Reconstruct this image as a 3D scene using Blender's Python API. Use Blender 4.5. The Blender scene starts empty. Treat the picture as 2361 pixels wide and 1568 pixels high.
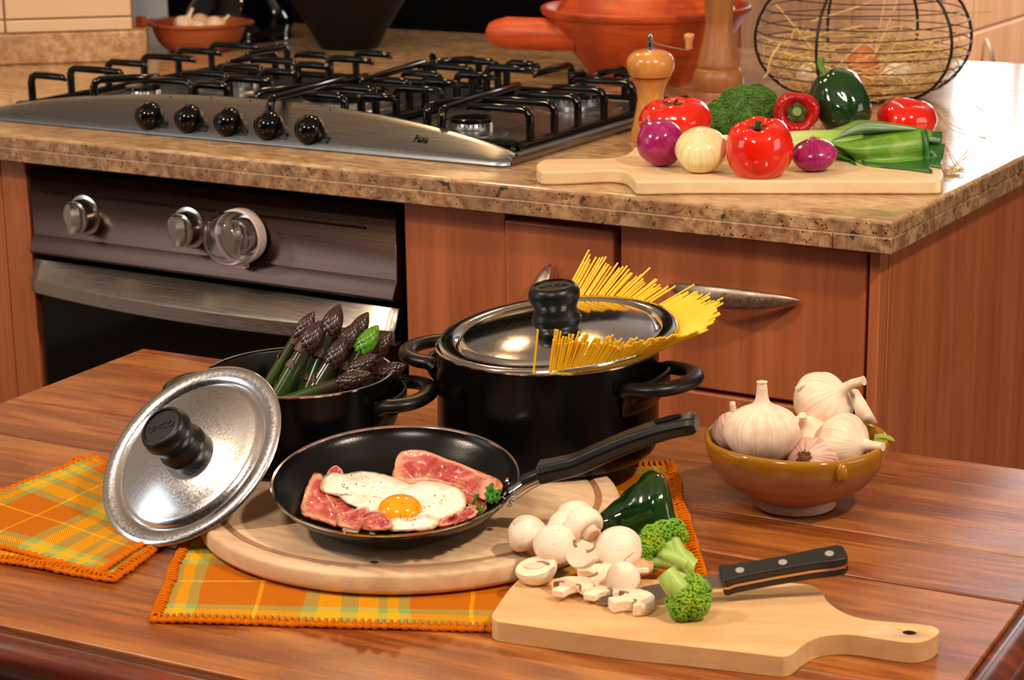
import bpy, bmesh, math, random
from mathutils import Vector as V, Matrix, noise
random.seed(7)
sc = bpy.context.scene
col = sc.collection
R_ = math.radians
PI = math.pi
# ------------------------------------------------------------------ camera, light, exposure
CX, CY, F = 1180.5, 784.0, 4750.0
CP = V((0.74293, -1.98865, 1.35390))
_p, _r, _y = R_(14.9091), R_(-0.77421), R_(-31.1859)
FW = V((math.sin(_y)*math.cos(_p), math.cos(_y)*math.cos(_p), -math.sin(_p)))
RT = V((math.cos(_y), -math.sin(_y), 0)); UP = RT.cross(FW)
RT, UP = math.cos(_r)*RT+math.sin(_r)*UP, -math.sin(_r)*RT+math.cos(_r)*UP
cd = bpy.data.cameras.new('camera'); cam = bpy.data.objects.new('camera', cd); col.objects.link(cam)
cam.matrix_world = Matrix(((RT.x, UP.x, -FW.x, CP.x), (RT.y, UP.y, -FW.y, CP.y), (RT.z, UP.z, -FW.z, CP.z), (0, 0, 0, 1)))
cd.sensor_width = 36; cd.lens = 36*F/2361; cd.clip_start = .05
cd.dof.use_dof = True; cd.dof.focus_distance = 1.93; cd.dof.aperture_fstop = 12.5
sc.camera = cam
sc.view_settings.view_transform = 'Standard'; sc.view_settings.look = 'None'
sc.view_settings.gamma = 1; sc.view_settings.use_curve_mapping = False
sc.view_settings.exposure = 0.1
w = bpy.data.worlds.new('world'); sc.world = w; w.use_nodes = True
w.node_tree.nodes['Background'].inputs[0].default_value = (.55, .68, 1, 1)
w.node_tree.nodes['Background'].inputs[1].default_value = .9
def area(name, loc, target, size, power, colr, size_y=None, shape='DISK'):
    l = bpy.data.lights.new(name, 'AREA'); l.energy = power; l.color = colr; l.shape = shape; l.size = size
    if size_y: l.size_y = size_y
    o = bpy.data.objects.new(name, l); col.objects.link(o); o.location = loc
    o.rotation_euler = (V(target)-V(loc)).to_track_quat('-Z', 'Y').to_euler(); return o
area('ceiling_spot_right', (1.15, -.75, 2.35), (-.1, -.5, .8), .14, 26, (1, .80, .60))
area('ceiling_spot_left', (-1.35, -1.5, 2.35), (-.3, -.3, .8), .14, 20, (1, .80, .60))
area('ceiling_spot_table', (.1, -1.9, 2.4), (-.1, -.6, .75), .4, 15, (1, .88, .74))
area('fill_light_right', (2.8, .3, 1.5), (0, 0, .8), 1.3, 16, (1, .95, .88), 1.2, 'RECTANGLE')  # soft fill added to brighten the end panel; no window on this side
area('hood_spot_left', (-1.15, .62, 1.85), (-1.05, .2, .92), .07, 2.6, (1, .62, .28))
area('hood_spot_right', (-.72, .62, 1.85), (-.72, .2, .92), .07, 2.4, (1, .62, .28))
area('window_light_left', (-2.55, -2.2, 1.55), (-.3, -.3, .8), 1.1, 12, (.84, .92, 1), 1.3, 'RECTANGLE')
area('window_light_back', (-.83, 4.24, 1.62), (-.5, 0, 1.2), 1.1, 26, (.97, .97, 1), .95, 'RECTANGLE')
area('fill_light_cabinets', (.25, 2.9, 2.45), (-.8, 2.7, .5), .35, 15, (1, .90, .78)).data.spread = R_(80)  # unseen fill added to light the far cabinet fronts, not a room lamp
area('fill_light_back_wall', (-1.6, 3.4, 2.45), (-1.6, 4.3, 1.0), .3, 14, (1, .94, .86))  # added out-of-view fill that lifts the grey back wall

def ray(px, py): return RT*((px-CX)/F) - UP*((py-CY)/F) + FW
def at(px, py, z): r = ray(px, py); return CP + r*((z-CP.z)/r.z)
def aty(px, py, y): r = ray(px, py); return CP + r*((y-CP.y)/r.y)
def atx(px, py, x): r = ray(px, py); return CP + r*((x-CP.x)/r.x)
def pd(px, py, d): return CP + ray(px, py)*d
def dep(P): return (V(P)-CP).dot(FW)
def atp(px, py, P0, n): r = ray(px, py); return CP + r*((V(P0)-CP).dot(n)/r.dot(n))
ZT, ZC = .74, .92
# ------------------------------------------------------------------ materials
def S(r, g, b):
    f = lambda c: (c/255/12.92) if c/255 <= .04045 else ((c/255+.055)/1.055)**2.4
    return (f(r), f(g), f(b), 1)
class MT:
    def __init__(s, name, c=(.5, .5, .5, 1), rough=.5, metal=0, **kw):
        s.m = bpy.data.materials.new(name); s.m.use_nodes = True; s.nt = s.m.node_tree
        s.b = s.nt.nodes['Principled BSDF']
        s.b.inputs['Base Color'].default_value = c; s.b.inputs['Roughness'].default_value = rough; s.b.inputs['Metallic'].default_value = metal
        for k, v in kw.items(): s.b.inputs[k.replace('_', ' ')].default_value = v
        s.co = None
    def n(s, t, ins={}, **at_):
        nd = s.nt.nodes.new(t)
        for k, v in at_.items(): setattr(nd, k, v)
        for k, v in ins.items():
            if hasattr(v, 'links') and hasattr(v, 'is_output'): s.nt.links.new(v, nd.inputs[k])
            else: nd.inputs[k].default_value = v
        return nd
    def co_(s, scale=(1, 1, 1), rot=(0, 0, 0), loc=(0, 0, 0), kind='Object'):
        tc = s.n('ShaderNodeTexCoord')
        return s.n('ShaderNodeMapping', {'Vector': tc.outputs[kind], 'Scale': scale, 'Rotation': rot, 'Location': loc}).outputs[0]
    def nz(s, vec, scale=5, detail=4, rough=.55, dist=0):
        return s.n('ShaderNodeTexNoise', {'Vector': vec, 'Scale': scale, 'Detail': detail, 'Roughness': rough, 'Distortion': dist}).outputs[0]
    def ramp(s, f, stops, interp='LINEAR'):
        nd = s.n('ShaderNodeValToRGB', {'Fac': f}); cr = nd.color_ramp; cr.interpolation = interp
        while len(cr.elements) < len(stops): cr.elements.new(.5)
        for e, (p, c) in zip(cr.elements, stops):
            e.position = p; e.color = c if len(c) == 4 else (*c, 1)
        return nd.outputs[0]
    def mix(s, f, a, b, mode='MIX'):
        nd = s.n('ShaderNodeMix', data_type='RGBA', blend_type=mode)
        for k, v in ((0, f), (6, a), (7, b)):
            if hasattr(v, 'is_output'): s.nt.links.new(v, nd.inputs[k])
            else: nd.inputs[k].default_value = v
        return nd.outputs[2]
    def math(s, op, a, b=0.0, c=0.0):
        nd = s.n('ShaderNodeMath', operation=op)
        for k, v in ((0, a), (1, b), (2, c)):
            if hasattr(v, 'is_output'): s.nt.links.new(v, nd.inputs[k])
            else: nd.inputs[k].default_value = v
        return nd.outputs[0]
    def base(s, o): s.nt.links.new(o, s.b.inputs['Base Color']); return s
    def inp(s, k, o): s.nt.links.new(o, s.b.inputs[k]); return s
    def bump(s, h, st=.3, d=.001):
        nd = s.n('ShaderNodeBump', {'Height': h, 'Strength': st, 'Distance': d}); s.nt.links.new(nd.outputs[0], s.b.inputs['Normal']); return s
K0, K1 = (0, 0, 0, 1), (1, 1, 1, 1)
def plain(name, c, rough=.5, metal=0, var=0, sc_=30, bump=0, **kw):
    m = MT(name, c, rough, metal, **kw)
    if var or bump:
        v = m.co_(); f = m.nz(v, sc_, 4)
        if var: m.base(m.mix(f, tuple(x*(1-var) for x in c[:3])+(1,), tuple(min(1, x*(1+var)) for x in c[:3])+(1,)))
        if bump: m.bump(f, bump, .001)
    return m.m
def wood(name, c1, c2, c3, stretch=(2, 40, 40), rough=.4, grain=1.0, fleck=0, bumps=.15, off=(0, 0, 0), coat=0):
    m = MT(name, c1, rough)
    v = m.co_(stretch, loc=off)
    f1 = m.nz(v, 1, 5, .6, .6)
    v2 = m.co_(tuple(x*.35 for x in stretch), loc=off); f2 = m.nz(v2, 1, 3, .5, 1.2)
    v3 = m.co_(tuple(x*4 for x in stretch), loc=off); f3 = m.nz(v3, 1, 3, .6)
    a = m.ramp(f2, [(.32, c2), (.66, c1)])
    b = m.mix(m.ramp(f1, [(.42, (grain*.8,)*3), (.62, (0, 0, 0))]), a, c3)
    d = m.mix(m.ramp(f3, [(.36, (.5*grain,)*3), (.50, (0, 0, 0))]), b, c3)
    m.base(d); m.bump(f3, bumps, .0006)
    if coat: m.b.inputs['Coat Weight'].default_value = coat; m.b.inputs['Coat Roughness'].default_value = .25
    return m
def granite(name, c_hi, c_mid, c_lo, rough=.12, speck=1.0, scale=1.0, stretch=(1, 1, 1)):
    m = MT(name, c_mid, rough); v = m.co_(stretch)
    f = m.nz(v, 75*scale, 6, .70, .3); g = m.nz(v, 13*scale, 4, .6, .5); p = m.nz(v, 30*scale, 4, .65, .8)
    a = m.ramp(f, [(.36, c_lo), (.47, c_mid), (.58, c_hi)])
    a = m.mix(m.ramp(g, [(.40, K0), (.64, (.6,)*3)]), a, c_lo)
    a = m.mix(m.ramp(p, [(.56, K0), (.66, (.35*speck,)*3)]), a, S(176, 104, 62))
    q = m.nz(v, 46*scale, 5, .7, .6); a = m.mix(m.ramp(q, [(.61, K0), (.65, (.9*speck,)*3)]), a, S(52, 40, 34))
    vo = m.n('ShaderNodeTexVoronoi', {'Vector': v, 'Scale': 210*scale}); cl = m.nz(v, 40*scale, 3)
    s3 = m.math('MULTIPLY', m.math('MULTIPLY', m.math('LESS_THAN', vo.outputs['Distance'], .24), m.math('GREATER_THAN', cl, .54)), speck)
    a = m.mix(s3, a, S(38, 28, 24))
    m.base(a); return m.m
M = {}
M['granite_top'] = granite('granite_top', S(214, 184, 142), S(192, 154, 108), S(156, 116, 80), .12, .35, 1, (.45, 1.4, 1))
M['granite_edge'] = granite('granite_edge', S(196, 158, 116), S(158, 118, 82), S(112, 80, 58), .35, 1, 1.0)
M['granite_plinth'] = granite('granite_plinth', S(214, 178, 138), S(190, 150, 110), S(160, 120, 84), .4, .6, .9)
M['cab'] = wood('cabinet_wood', S(186, 106, 60), S(168, 90, 50), S(144, 72, 38), (26, 26, 1.3), .42, .7, bumps=.05).m
M['cab2'] = wood('cabinet_wood_far', S(216, 168, 130), S(204, 152, 114), S(178, 124, 88), (22, 22, 1.2), .42, .6, bumps=.05, off=(3, 1, 2)).m
M['cabdark'] = plain('cabinet_shadow_gap', S(40, 22, 14), .7, var=.2)
def table_wood(off):
    m = wood('table_wood', S(178, 98, 34), S(144, 70, 24), S(86, 40, 15), (7, 105, 105), .28, .85, bumps=.3, off=off, coat=.25)
    v = m.co_((1, 1, 1), loc=off)
    st = m.nz(v, 6, 3, .6); b = m.b.inputs['Base Color'].links[0].from_socket
    b = m.mix(m.ramp(st, [(.32, (.5,)*3), (.56, K0)]), b, S(118, 54, 24))
    b = m.mix(m.ramp(m.nz(m.co_((3, 12, 3), loc=off), 1.3, 4, .6, .8), [(.48, K0), (.66, (.45,)*3)]), b, S(204, 134, 66))
    lv = m.nz(m.co_((1.6, 42, 4), loc=off), 1, 3, .5, .3); b = m.mix(m.ramp(lv, [(.60, K0), (.66, (.4,)*3)]), b, S(96, 42, 18))
    sv = m.co_((12, 150, 10), rot=(0, 0, .7), loc=off); s1 = m.nz(sv, 1, 2, .4)
    b = m.mix(m.ramp(s1, [(.70, K0), (.76, (.35,)*3)]), b, S(70, 34, 18))
    m.base(b); m.inp('Roughness', m.ramp(st, [(.3, (.22,)*3), (.7, (.42,)*3)])); return m.m
M['tw'] = [table_wood((i*3.1, i*1.7, 0)) for i in range(3)]
M['mould'] = wood('moulding_wood', S(120, 50, 26), S(92, 34, 20), S(46, 18, 12), (4, 50, 50), .22, .9, coat=.5).m
def steel(name, c, rough, st=(1, 90, 90), b=.06):
    m = MT(name, c, rough, 1); f = m.nz(m.co_(st), 8, 3); m.bump(f, b, .0003)
    m.inp('Roughness', m.ramp(f, [(.3, (rough*.75,)*3), (.7, (rough*1.3,)*3)])); return m.m
M['steel'] = steel('brushed_steel', S(176, 168, 160), .34)
M['steeld'] = steel('oven_steel', S(84, 66, 58), .24, (1, 60, 400), .008)
M['steelh'] = steel('hob_steel', S(142, 146, 150), .30, (1, 60, 400), .006)
M['chrome'] = steel('polished_steel', S(205, 203, 202), .10, (30, 30, 30), .02)
M['lidm'] = steel('satin_lid_steel', S(214, 213, 213), .21, (60, 60, 60), .03)
M['knobm'] = steel('knob_steel', S(205, 200, 192), .22, (60, 60, 60), .02)
M['bronze'] = steel('handle_metal', S(172, 152, 134), .42, (30, 30, 30), .02)
M['enamel'] = plain('black_enamel', S(7, 7, 7), .13, Specular_IOR_Level=.35)
M['nonstick'] = plain('black_nonstick', S(8, 8, 9), .2, var=.3, sc_=900, bump=.1, Specular_IOR_Level=.32)
M['potin'] = plain('pot_inside', S(26, 24, 22), .34, var=.2, sc_=700, bump=.1)
M['potout'] = plain('pot_outside', S(7, 6, 6), .24, Specular_IOR_Level=.16)
M['panout'] = plain('pan_outside', S(16, 12, 10), .2, Specular_IOR_Level=.3)
M['bplast'] = plain('black_plastic', S(13, 13, 14), .34, Specular_IOR_Level=.35, var=.15, sc_=600, bump=.08)
M['black'] = plain('black_gloss', S(5, 5, 6), .07, Specular_IOR_Level=.3)
M['matblack'] = plain('matte_black', S(6, 6, 7), .8, Specular_IOR_Level=.1)
M['print'] = plain('dark_print', S(12, 10, 10), .7, Specular_IOR_Level=.1)
M['cream'] = plain('cream_tile', S(226, 196, 160), .25, var=.03, sc_=8)
M['grout'] = plain('tile_grout', S(190, 140, 90), .8)
M['wall'] = plain('painted_wall', S(205, 200, 192), .8, var=.03, sc_=3)
M['wallgrey'] = plain('grey_wall', S(112, 110, 110), .8, var=.03, sc_=3)
M['walldark'] = plain('brown_wall', S(70, 58, 50), .8, var=.05, sc_=3)
M['ceil'] = plain('ceiling_paint', S(235, 228, 216), .9)
M['floor'] = plain('floor_tile', S(120, 84, 60), .4, var=.15, sc_=4)
def boardwood(name, c1, c2, c3, st, stain=0, off=(0, 0, 0)):
    m = wood(name, c1, c2, c3, st, .5, .45, bumps=.12, off=off)
    if stain:
        b = m.b.inputs['Base Color'].links[0].from_socket; v = m.co_((.35, 1.5, 1.2), loc=off)
        f = m.nz(v, 16, 5, .6, .5); b = m.mix(m.ramp(f, [(.52, K0), (.70, (stain*.8,)*3)]), b, S(158, 122, 92))
        g = m.nz(v, 26, 3, .6, .3); b = m.mix(m.ramp(g, [(.60, K0), (.72, (stain*.7,)*3)]), b, S(204, 140, 88)); m.base(b)
        sv = m.co_((14, 260, 10), rot=(0, 0, .5), loc=off); s1 = m.nz(sv, 1, 2, .4); m.bump(s1, .12, .0006)
    return m.m
M['roundb'] = boardwood('round_board_wood', S(238, 208, 170), S(224, 188, 148), S(196, 154, 116), (5, 34, 30), .7)
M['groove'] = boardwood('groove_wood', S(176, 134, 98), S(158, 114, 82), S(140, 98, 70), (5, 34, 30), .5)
M['paddle'] = boardwood('paddle_board_wood', S(232, 190, 134), S(218, 172, 116), S(196, 144, 92), (6, 50, 40), .45)
M['paddle2'] = boardwood('pale_board_wood', S(240, 214, 172), S(232, 202, 156), S(214, 178, 130), (5, 40, 30), 0)
M['dark_hole'] = plain('hole_dark', S(60, 36, 20), .8)
# woven plaid from UV in metres
def plaid():
    m = MT('woven_plaid', S(200, 110, 15), .9, Specular_IOR_Level=.15)
    uv = m.n('ShaderNodeTexCoord').outputs['UV']; sp = m.n('ShaderNodeSeparateXYZ', {'Vector': uv})
    u, v = sp.outputs[0], sp.outputs[1]
    O, Yl, G = S(198, 108, 6), S(252, 184, 16), S(150, 176, 96)
    st = [(0, G), (.065, Yl), (.17, G), (.25, Yl), (.34, G), (.39, Yl), (.445, G), (.50, O), (.772, Yl), (.790, O)]
    def ch(c):
        f = m.math('FRACT', m.math('DIVIDE', m.math('SUBTRACT', m.math('ADD', c, 1.7), .115), .17)); return m.ramp(f, st, 'CONSTANT')
    cu, cv = ch(u), ch(v)
    k = 2*PI/.0030
    su, sv = m.math('SINE', m.math('MULTIPLY', u, k)), m.math('SINE', m.math('MULTIPLY', v, k))
    ck = m.math('GREATER_THAN', m.math('MULTIPLY', su, sv), 0.0)
    c = m.mix(ck, cu, cv)
    h = m.math('ADD', m.math('ABSOLUTE', su), m.math('ABSOLUTE', sv)); h = m.math('MULTIPLY', h, .5)
    c = m.mix(m.ramp(h, [(.15, (.75,)*3), (.6, K0)]), c, S(130, 56, 0))
    m.base(c); m.bump(h, .6, .0012); return m.m
M['plaid'] = plaid()
def yarn():
    m = MT('ochre_yarn', S(196, 104, 12), .95, Specular_IOR_Level=.1); v = m.co_()
    f = m.nz(v, 260, 3); m.base(m.mix(f, S(176, 80, 0), S(226, 122, 6))); m.bump(m.nz(v, 500, 2), .5, .0015); return m.m
M['yarn'] = yarn()
def terracotta(name, c1, c2, c3, rough=.45):
    m = MT(name, c1, rough); v = m.co_((3, 3, 40)); f = m.nz(v, 3, 4, .6, .4); g = m.nz(m.co_(), 9, 3)
    a = m.mix(m.ramp(f, [(.4, K0), (.65, K1)]), c1, c2); a = m.mix(m.ramp(g, [(.42, (.7,)*3), (.6, K0)]), a, c3); m.base(a); m.bump(f, .15, .001); return m
M['terra'] = terracotta('orange_terracotta', S(212, 90, 30), S(184, 66, 22), S(140, 42, 16), .45).m
M['terra2'] = terracotta('bowl_terracotta', S(176, 92, 46), S(158, 74, 36), S(124, 50, 24), .5).m
def glazed():
    m = terracotta('glazed_clay', S(168, 112, 74), S(152, 96, 64), S(126, 76, 50), .4)
    b = m.b.inputs['Base Color'].links[0].from_socket
    sp = m.n('ShaderNodeSeparateXYZ', {'Vector': m.co_()}); z = sp.outputs[2]
    f = m.math('ADD', z, m.math('MULTIPLY', m.nz(m.co_((1, 1, .2)), 20, 3), .030))
    gl = m.ramp(m.math('MULTIPLY', f, 10), [(.66, K0), (.675, K1)])
    m.base(m.mix(gl, b, S(160, 108, 24))); m.inp('Roughness', m.ramp(gl, [(0, (.42,)*3), (1, (.08,)*3)])); m.bump(m.nz(m.co_(), 40, 3), .2, .001); return m.m
M['glaze'] = glazed()
M['clayfoot'] = plain('raw_clay', S(186, 146, 120), .8, var=.2, sc_=80, bump=.3)
M['bluejar'] = plain('blue_black_glaze', S(4, 6, 16), .08)
M['conepot'] = plain('dark_brown_pot', S(13, 9, 7), .6, var=.2, sc_=20, Specular_IOR_Level=.2)
def streaky(name, c1, c2, c3, rough=.5, k=24, sss=0, bump_=.25):
    m = MT(name, c1, rough, Subsurface_Weight=sss, Subsurface_Scale=.004)
    uv = m.n('ShaderNodeTexCoord').outputs['UV']; mp = m.n('ShaderNodeMapping', {'Vector': uv, 'Scale': (k, 1.2, 1)}).outputs[0]
    f = m.nz(mp, 2, 5, .65, .3); g = m.nz(m.co_(), 45, 3)
    a = m.ramp(f, [(.38, c2), (.58, c1)]); a = m.mix(m.ramp(g, [(.52, K0), (.68, (.55,)*3)]), a, c3); m.base(a); m.bump(f, bump_, .0008); return m
M['garlic'] = streaky('garlic_skin', S(244, 224, 200), S(230, 200, 172), S(214, 172, 146), .5, sss=.15).m
M['garlicpurple'] = streaky('purple_garlic_skin', S(230, 198, 176), S(180, 120, 120), S(196, 140, 116), .5, sss=.1).m
M['garlicroot'] = plain('garlic_root', S(120, 76, 44), .9, var=.4, sc_=300, bump=.8)
M['garlicpaper'] = plain('garlic_paper', S(242, 220, 198), .6, var=.1, sc_=60, bump=.3)
M['sprout'] = plain('green_sprout', S(150, 160, 60), .45, var=.2)
M['onion'] = streaky('red_onion_skin', S(170, 34, 110), S(140, 16, 78), S(196, 76, 140), .16, 20, .1, .05).m
M['onionw'] = streaky('white_onion_skin', S(242, 232, 178), S(226, 214, 150), S(246, 240, 200), .18, 12, .2, .04).m
M['dryroot'] = plain('dry_root', S(190, 140, 100), .9, var=.3, sc_=200, bump=.5)
def fruit(name, c1, c2, rough, spots=0):
    m = MT(name, c1, rough, Subsurface_Weight=.06, Subsurface_Scale=.005, Coat_Weight=.4, Coat_Roughness=.05); v = m.co_()
    f = m.nz(v, 18, 3); m.base(m.mix(m.ramp(f, [(.35, K0), (.7, K1)]), c1, c2)); m.bump(m.nz(v, 26, 2), .1, .003); return m.m
M['tomato'] = fruit('tomato_skin', S(222, 20, 8), S(232, 40, 14), .12)
M['redpep'] = fruit('red_pepper_skin', S(176, 6, 16), S(196, 14, 20), .1)
M['greenpep'] = fruit('green_pepper_skin', S(14, 48, 20), S(26, 66, 24), .1)
M['poblano'] = fruit('poblano_skin', S(16, 50, 16), S(28, 72, 20), .1)
M['stemg'] = plain('green_stem', S(84, 124, 40), .5, var=.3, sc_=80)
M['calyx'] = plain('tomato_calyx', S(44, 66, 24), .6, var=.3, sc_=90)
M['pepcore'] = plain('pepper_stem', S(120, 140, 50), .6, var=.5, sc_=160, bump=.4)
def brocc(name, c1, c2, yl):
    m = MT(name, c1, .6, Subsurface_Weight=.05, Subsurface_Scale=.003); v = m.co_(); f = m.nz(v, 55, 3); g = m.nz(v, 400, 2)
    a = m.mix(m.ramp(f, [(.4, K0), (.62, K1)]), c1, c2); m.base(m.mix(m.ramp(g, [(.5, K0), (.75, (yl,)*3)]), a, S(200, 210, 60))); return m.m
M['broc'] = brocc('broccoli_dark', S(58, 104, 34), S(80, 130, 44), .15)
M['broc2'] = brocc('broccoli_bright', S(84, 150, 20), S(140, 180, 30), .5)
M['brocst'] = plain('broccoli_stem', S(164, 196, 92), .45, var=.12, sc_=60, Subsurface_Weight=.1, Subsurface_Scale=.004)
M['leekw'] = None
def leek():
    m = MT('leek_shaft', S(230, 236, 180), .35, Subsurface_Weight=.1, Subsurface_Scale=.004)
    sp = m.n('ShaderNodeSeparateXYZ', {'Vector': m.n('ShaderNodeTexCoord').outputs['UV']})
    f = m.nz(m.n('ShaderNodeMapping', {'Vector': m.n('ShaderNodeTexCoord').outputs['UV'], 'Scale': (30, .6, 1)}).outputs[0], 2, 3)
    a = m.ramp(sp.outputs[1], [(0, S(240, 232, 205)), (.30, S(236, 238, 190)), (.7, S(176, 208, 96)), (1, S(120, 172, 48))])
    m.base(m.mix(m.ramp(f, [(.4, (.35,)*3), (.6, K0)]), a, S(120, 160, 60))); return m.m
M['leekw'] = leek()
M['leek1'] = streaky('leek_leaf_light', S(110, 160, 48), S(84, 136, 36), S(150, 186, 80), .35, 14).m
M['leek2'] = streaky('leek_leaf_dark', S(48, 110, 40), S(30, 84, 32), S(70, 130, 60), .35, 14).m
M['leek3'] = streaky('leek_leaf_grey', S(130, 162, 130), S(100, 140, 100), S(150, 176, 150), .4, 14).m
def mush(name, c1, c2):
    m = MT(name, c1, .6, Subsurface_Weight=.2, Subsurface_Scale=.004); v = m.co_(); f = m.nz(v, 40, 3)
    vo = m.n('ShaderNodeTexVoronoi', {'Vector': v, 'Scale': 330}); a = m.ramp(f, [(.35, c2), (.6, c1)])
    s1 = m.math('MULTIPLY', m.math('LESS_THAN', vo.outputs['Distance'], .17), m.math('GREATER_THAN', m.nz(v, 60, 2), .50))
    m.base(m.mix(m.math('MULTIPLY', s1, .6), a, S(140, 96, 60))); m.bump(m.nz(v, 200, 3), .15, .0005); return m.m
M['mcap'] = mush('mushroom_cap', S(250, 232, 212), S(240, 212, 186))
M['mcut'] = mush('mushroom_cut', S(250, 226, 198), S(244, 212, 178))
M['mstem'] = mush('mushroom_stem', S(242, 218, 194), S(226, 190, 158))
M['mtan'] = mush('mushroom_tan', S(222, 176, 132), S(206, 152, 108))
M['gill'] = plain('mushroom_gills', S(150, 108, 80), .8, var=.3, sc_=300, bump=.5)
M['blade'] = steel('knife_blade', S(178, 172, 170), .22, (60, 60, 60), .02)
M['knifeh'] = plain('knife_handle', S(20, 20, 22), .42, var=.2, sc_=500, bump=.08)
M['rivetm'] = plain('rivet_metal', S(176, 170, 166), .4, .3)
M['tang'] = plain('knife_tang', S(196, 160, 128), .3, 1)
def asp():
    m = MT('asparagus_stalk', S(44, 70, 16), .22, Coat_Weight=.3)
    sp = m.n('ShaderNodeSeparateXYZ', {'Vector': m.n('ShaderNodeTexCoord').outputs['UV']})
    a = m.ramp(sp.outputs[1], [(.0, S(84, 88, 28)), (.35, S(44, 76, 14)), (.72, S(42, 62, 16)), (.90, S(48, 34, 22)), (1, S(44, 26, 24))])
    m.base(m.mix(m.ramp(m.nz(m.co_(), 60, 3), [(.4, (.4,)*3), (.6, K0)]), a, S(30, 52, 12))); return m.m
M['asp'] = asp()
M['asptip'] = plain('asparagus_tip_purple', S(54, 32, 30), .28, var=.4, sc_=200)
M['asptipg'] = plain('asparagus_tip_green', S(80, 134, 24), .28, var=.4, sc_=200)
M['aspscale'] = plain('asparagus_scale', S(92, 66, 50), .35, var=.3, sc_=150)
M['pasta'] = plain('dry_spaghetti', S(255, 196, 34), .3, var=.06, sc_=60, Subsurface_Weight=.3, Subsurface_Scale=.003)
def eggm():
    m = MT('egg_white', S(252, 240, 220), .22, Subsurface_Weight=.2, Subsurface_Scale=.006, Coat_Weight=.4); v = m.co_(); f = m.nz(v, 45, 4)
    sp = m.n('ShaderNodeSeparateXYZ', {'Vector': m.n('ShaderNodeTexCoord').outputs['UV']})
    e = m.math('ADD', sp.outputs[1], m.math('MULTIPLY', m.math('SUBTRACT', m.nz(v, 60, 3), .5), .35))
    a = m.ramp(f, [(.35, S(236, 220, 196)), (.6, S(253, 244, 228))]); a = m.mix(m.ramp(e, [(.93, K0), (1.0, (.8,)*3)]), a, S(206, 150, 70))
    m.base(a); m.bump(f, .5, .003); return m.m
M['eggw'] = eggm()
M['yolk'] = plain('egg_yolk', S(255, 158, 4), .1, Coat_Weight=.6, Subsurface_Weight=.2, Subsurface_Scale=.006)
def bacon():
    m = MT('bacon_meat', S(206, 98, 92), .25, Subsurface_Weight=.12, Subsurface_Scale=.004, Coat_Weight=.5)
    uv = m.n('ShaderNodeTexCoord').outputs['UV']; v = m.co_(); f = m.nz(v, 40, 4, .6, .8); g = m.nz(v, 90, 4, .6, 1.5)
    sp = m.n('ShaderNodeSeparateXYZ', {'Vector': uv})
    e = m.math('ADD', sp.outputs[1], m.math('MULTIPLY', m.math('SUBTRACT', f, .5), .5))
    a = m.ramp(f, [(.36, S(168, 52, 58)), (.52, S(192, 84, 80)), (.70, S(214, 140, 120))])
    a = m.mix(m.ramp(g, [(.56, K0), (.70, (.4,)*3)]), a, S(226, 170, 148))
    a = m.mix(m.ramp(e, [(.72, K0), (.86, (.75,)*3)]), a, S(236, 176, 140)); a = m.mix(m.ramp(e, [(.95, K0), (1.02, (.9,)*3)]), a, S(176, 92, 44))
    m.base(a); m.bump(g, .4, .002); return m.m
M['bacon'] = bacon()
M['parsley'] = plain('parsley_leaf', S(58, 128, 22), .4, var=.35, sc_=120)
M['pepperfl'] = plain('pepper_flake', S(50, 34, 20), .8)
M['straw'] = plain('dry_straw', S(234, 194, 130), .7, var=.35, sc_=40)
M['wire'] = plain('black_wire', S(30, 24, 22), .4, .3)
M['eggbrown'] = plain('brown_eggshell', S(206, 122, 72), .4, var=.08, sc_=60)
M['eggwhite'] = plain('white_eggshell', S(246, 232, 214), .4)
M['mill1'] = wood('light_mill_wood', S(222, 156, 84), S(206, 138, 66), S(178, 106, 46), (60, 60, 8), .22, .35, coat=.4).m
M['mill2'] = wood('dark_mill_wood', S(178, 116, 62), S(158, 96, 48), S(130, 72, 34), (50, 50, 6), .4, .5).m
M['glass'] = None
g_ = MT('clear_plastic', (1, 1, 1, 1), .03, Transmission_Weight=1.0, IOR=1.35); M['glass'] = g_.m
M['whiteplas'] = plain('white_plastic', S(226, 206, 200), .4)
M['water'] = plain('water_film', S(70, 72, 70), .1)
# ------------------------------------------------------------------ mesh helpers
class MB:
    def __init__(s): s.v = []; s.f = []; s.uv = []
    def add(s, vs, fs, uvs=None):
        o = len(s.v); s.v += [tuple(x) for x in vs]; s.f += [tuple(i+o for i in q) for q in fs]
        s.uv += list(uvs) if uvs else [(0, 0)]*len(vs); return s
    def xf(s, m): s.v = [tuple(m @ V(x)) for x in s.v]; return s
    def merge(s, o, m=None):
        return s.add([m @ V(x) for x in o.v] if m else o.v, o.f, o.uv)
def mk(name, mb, mat, parent=None, loc=None, smooth=True, ang=38, bevel=0, seg=2, sub=0, solid=0, mw=None):
    me = bpy.data.meshes.new(name); me.from_pydata(mb.v, [], mb.f); me.validate()
    if any(u != (0, 0) for u in mb.uv):
        ul = me.uv_layers.new(name='UVMap')
        for l in me.loops: ul.data[l.index].uv = mb.uv[l.vertex_index]
    me.materials.append(mat)
    if smooth:
        me.polygons.foreach_set('use_smooth', [True]*len(me.polygons)); me.set_sharp_from_angle(angle=R_(ang))
    o = bpy.data.objects.new(name, me); col.objects.link(o)
    if parent: o.parent = parent
    if loc is not None: o.location = loc
    if mw is not None: o.matrix_world = mw
    if solid: md = o.modifiers.new('s', 'SOLIDIFY'); md.thickness = solid; md.offset = 0
    if sub: md = o.modifiers.new('u', 'SUBSURF'); md.levels = sub; md.render_levels = sub
    if bevel: md = o.modifiers.new('b', 'BEVEL'); md.width = bevel; md.segments = seg; md.limit_method = 'ANGLE'; md.angle_limit = R_(40)
    return o
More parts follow.
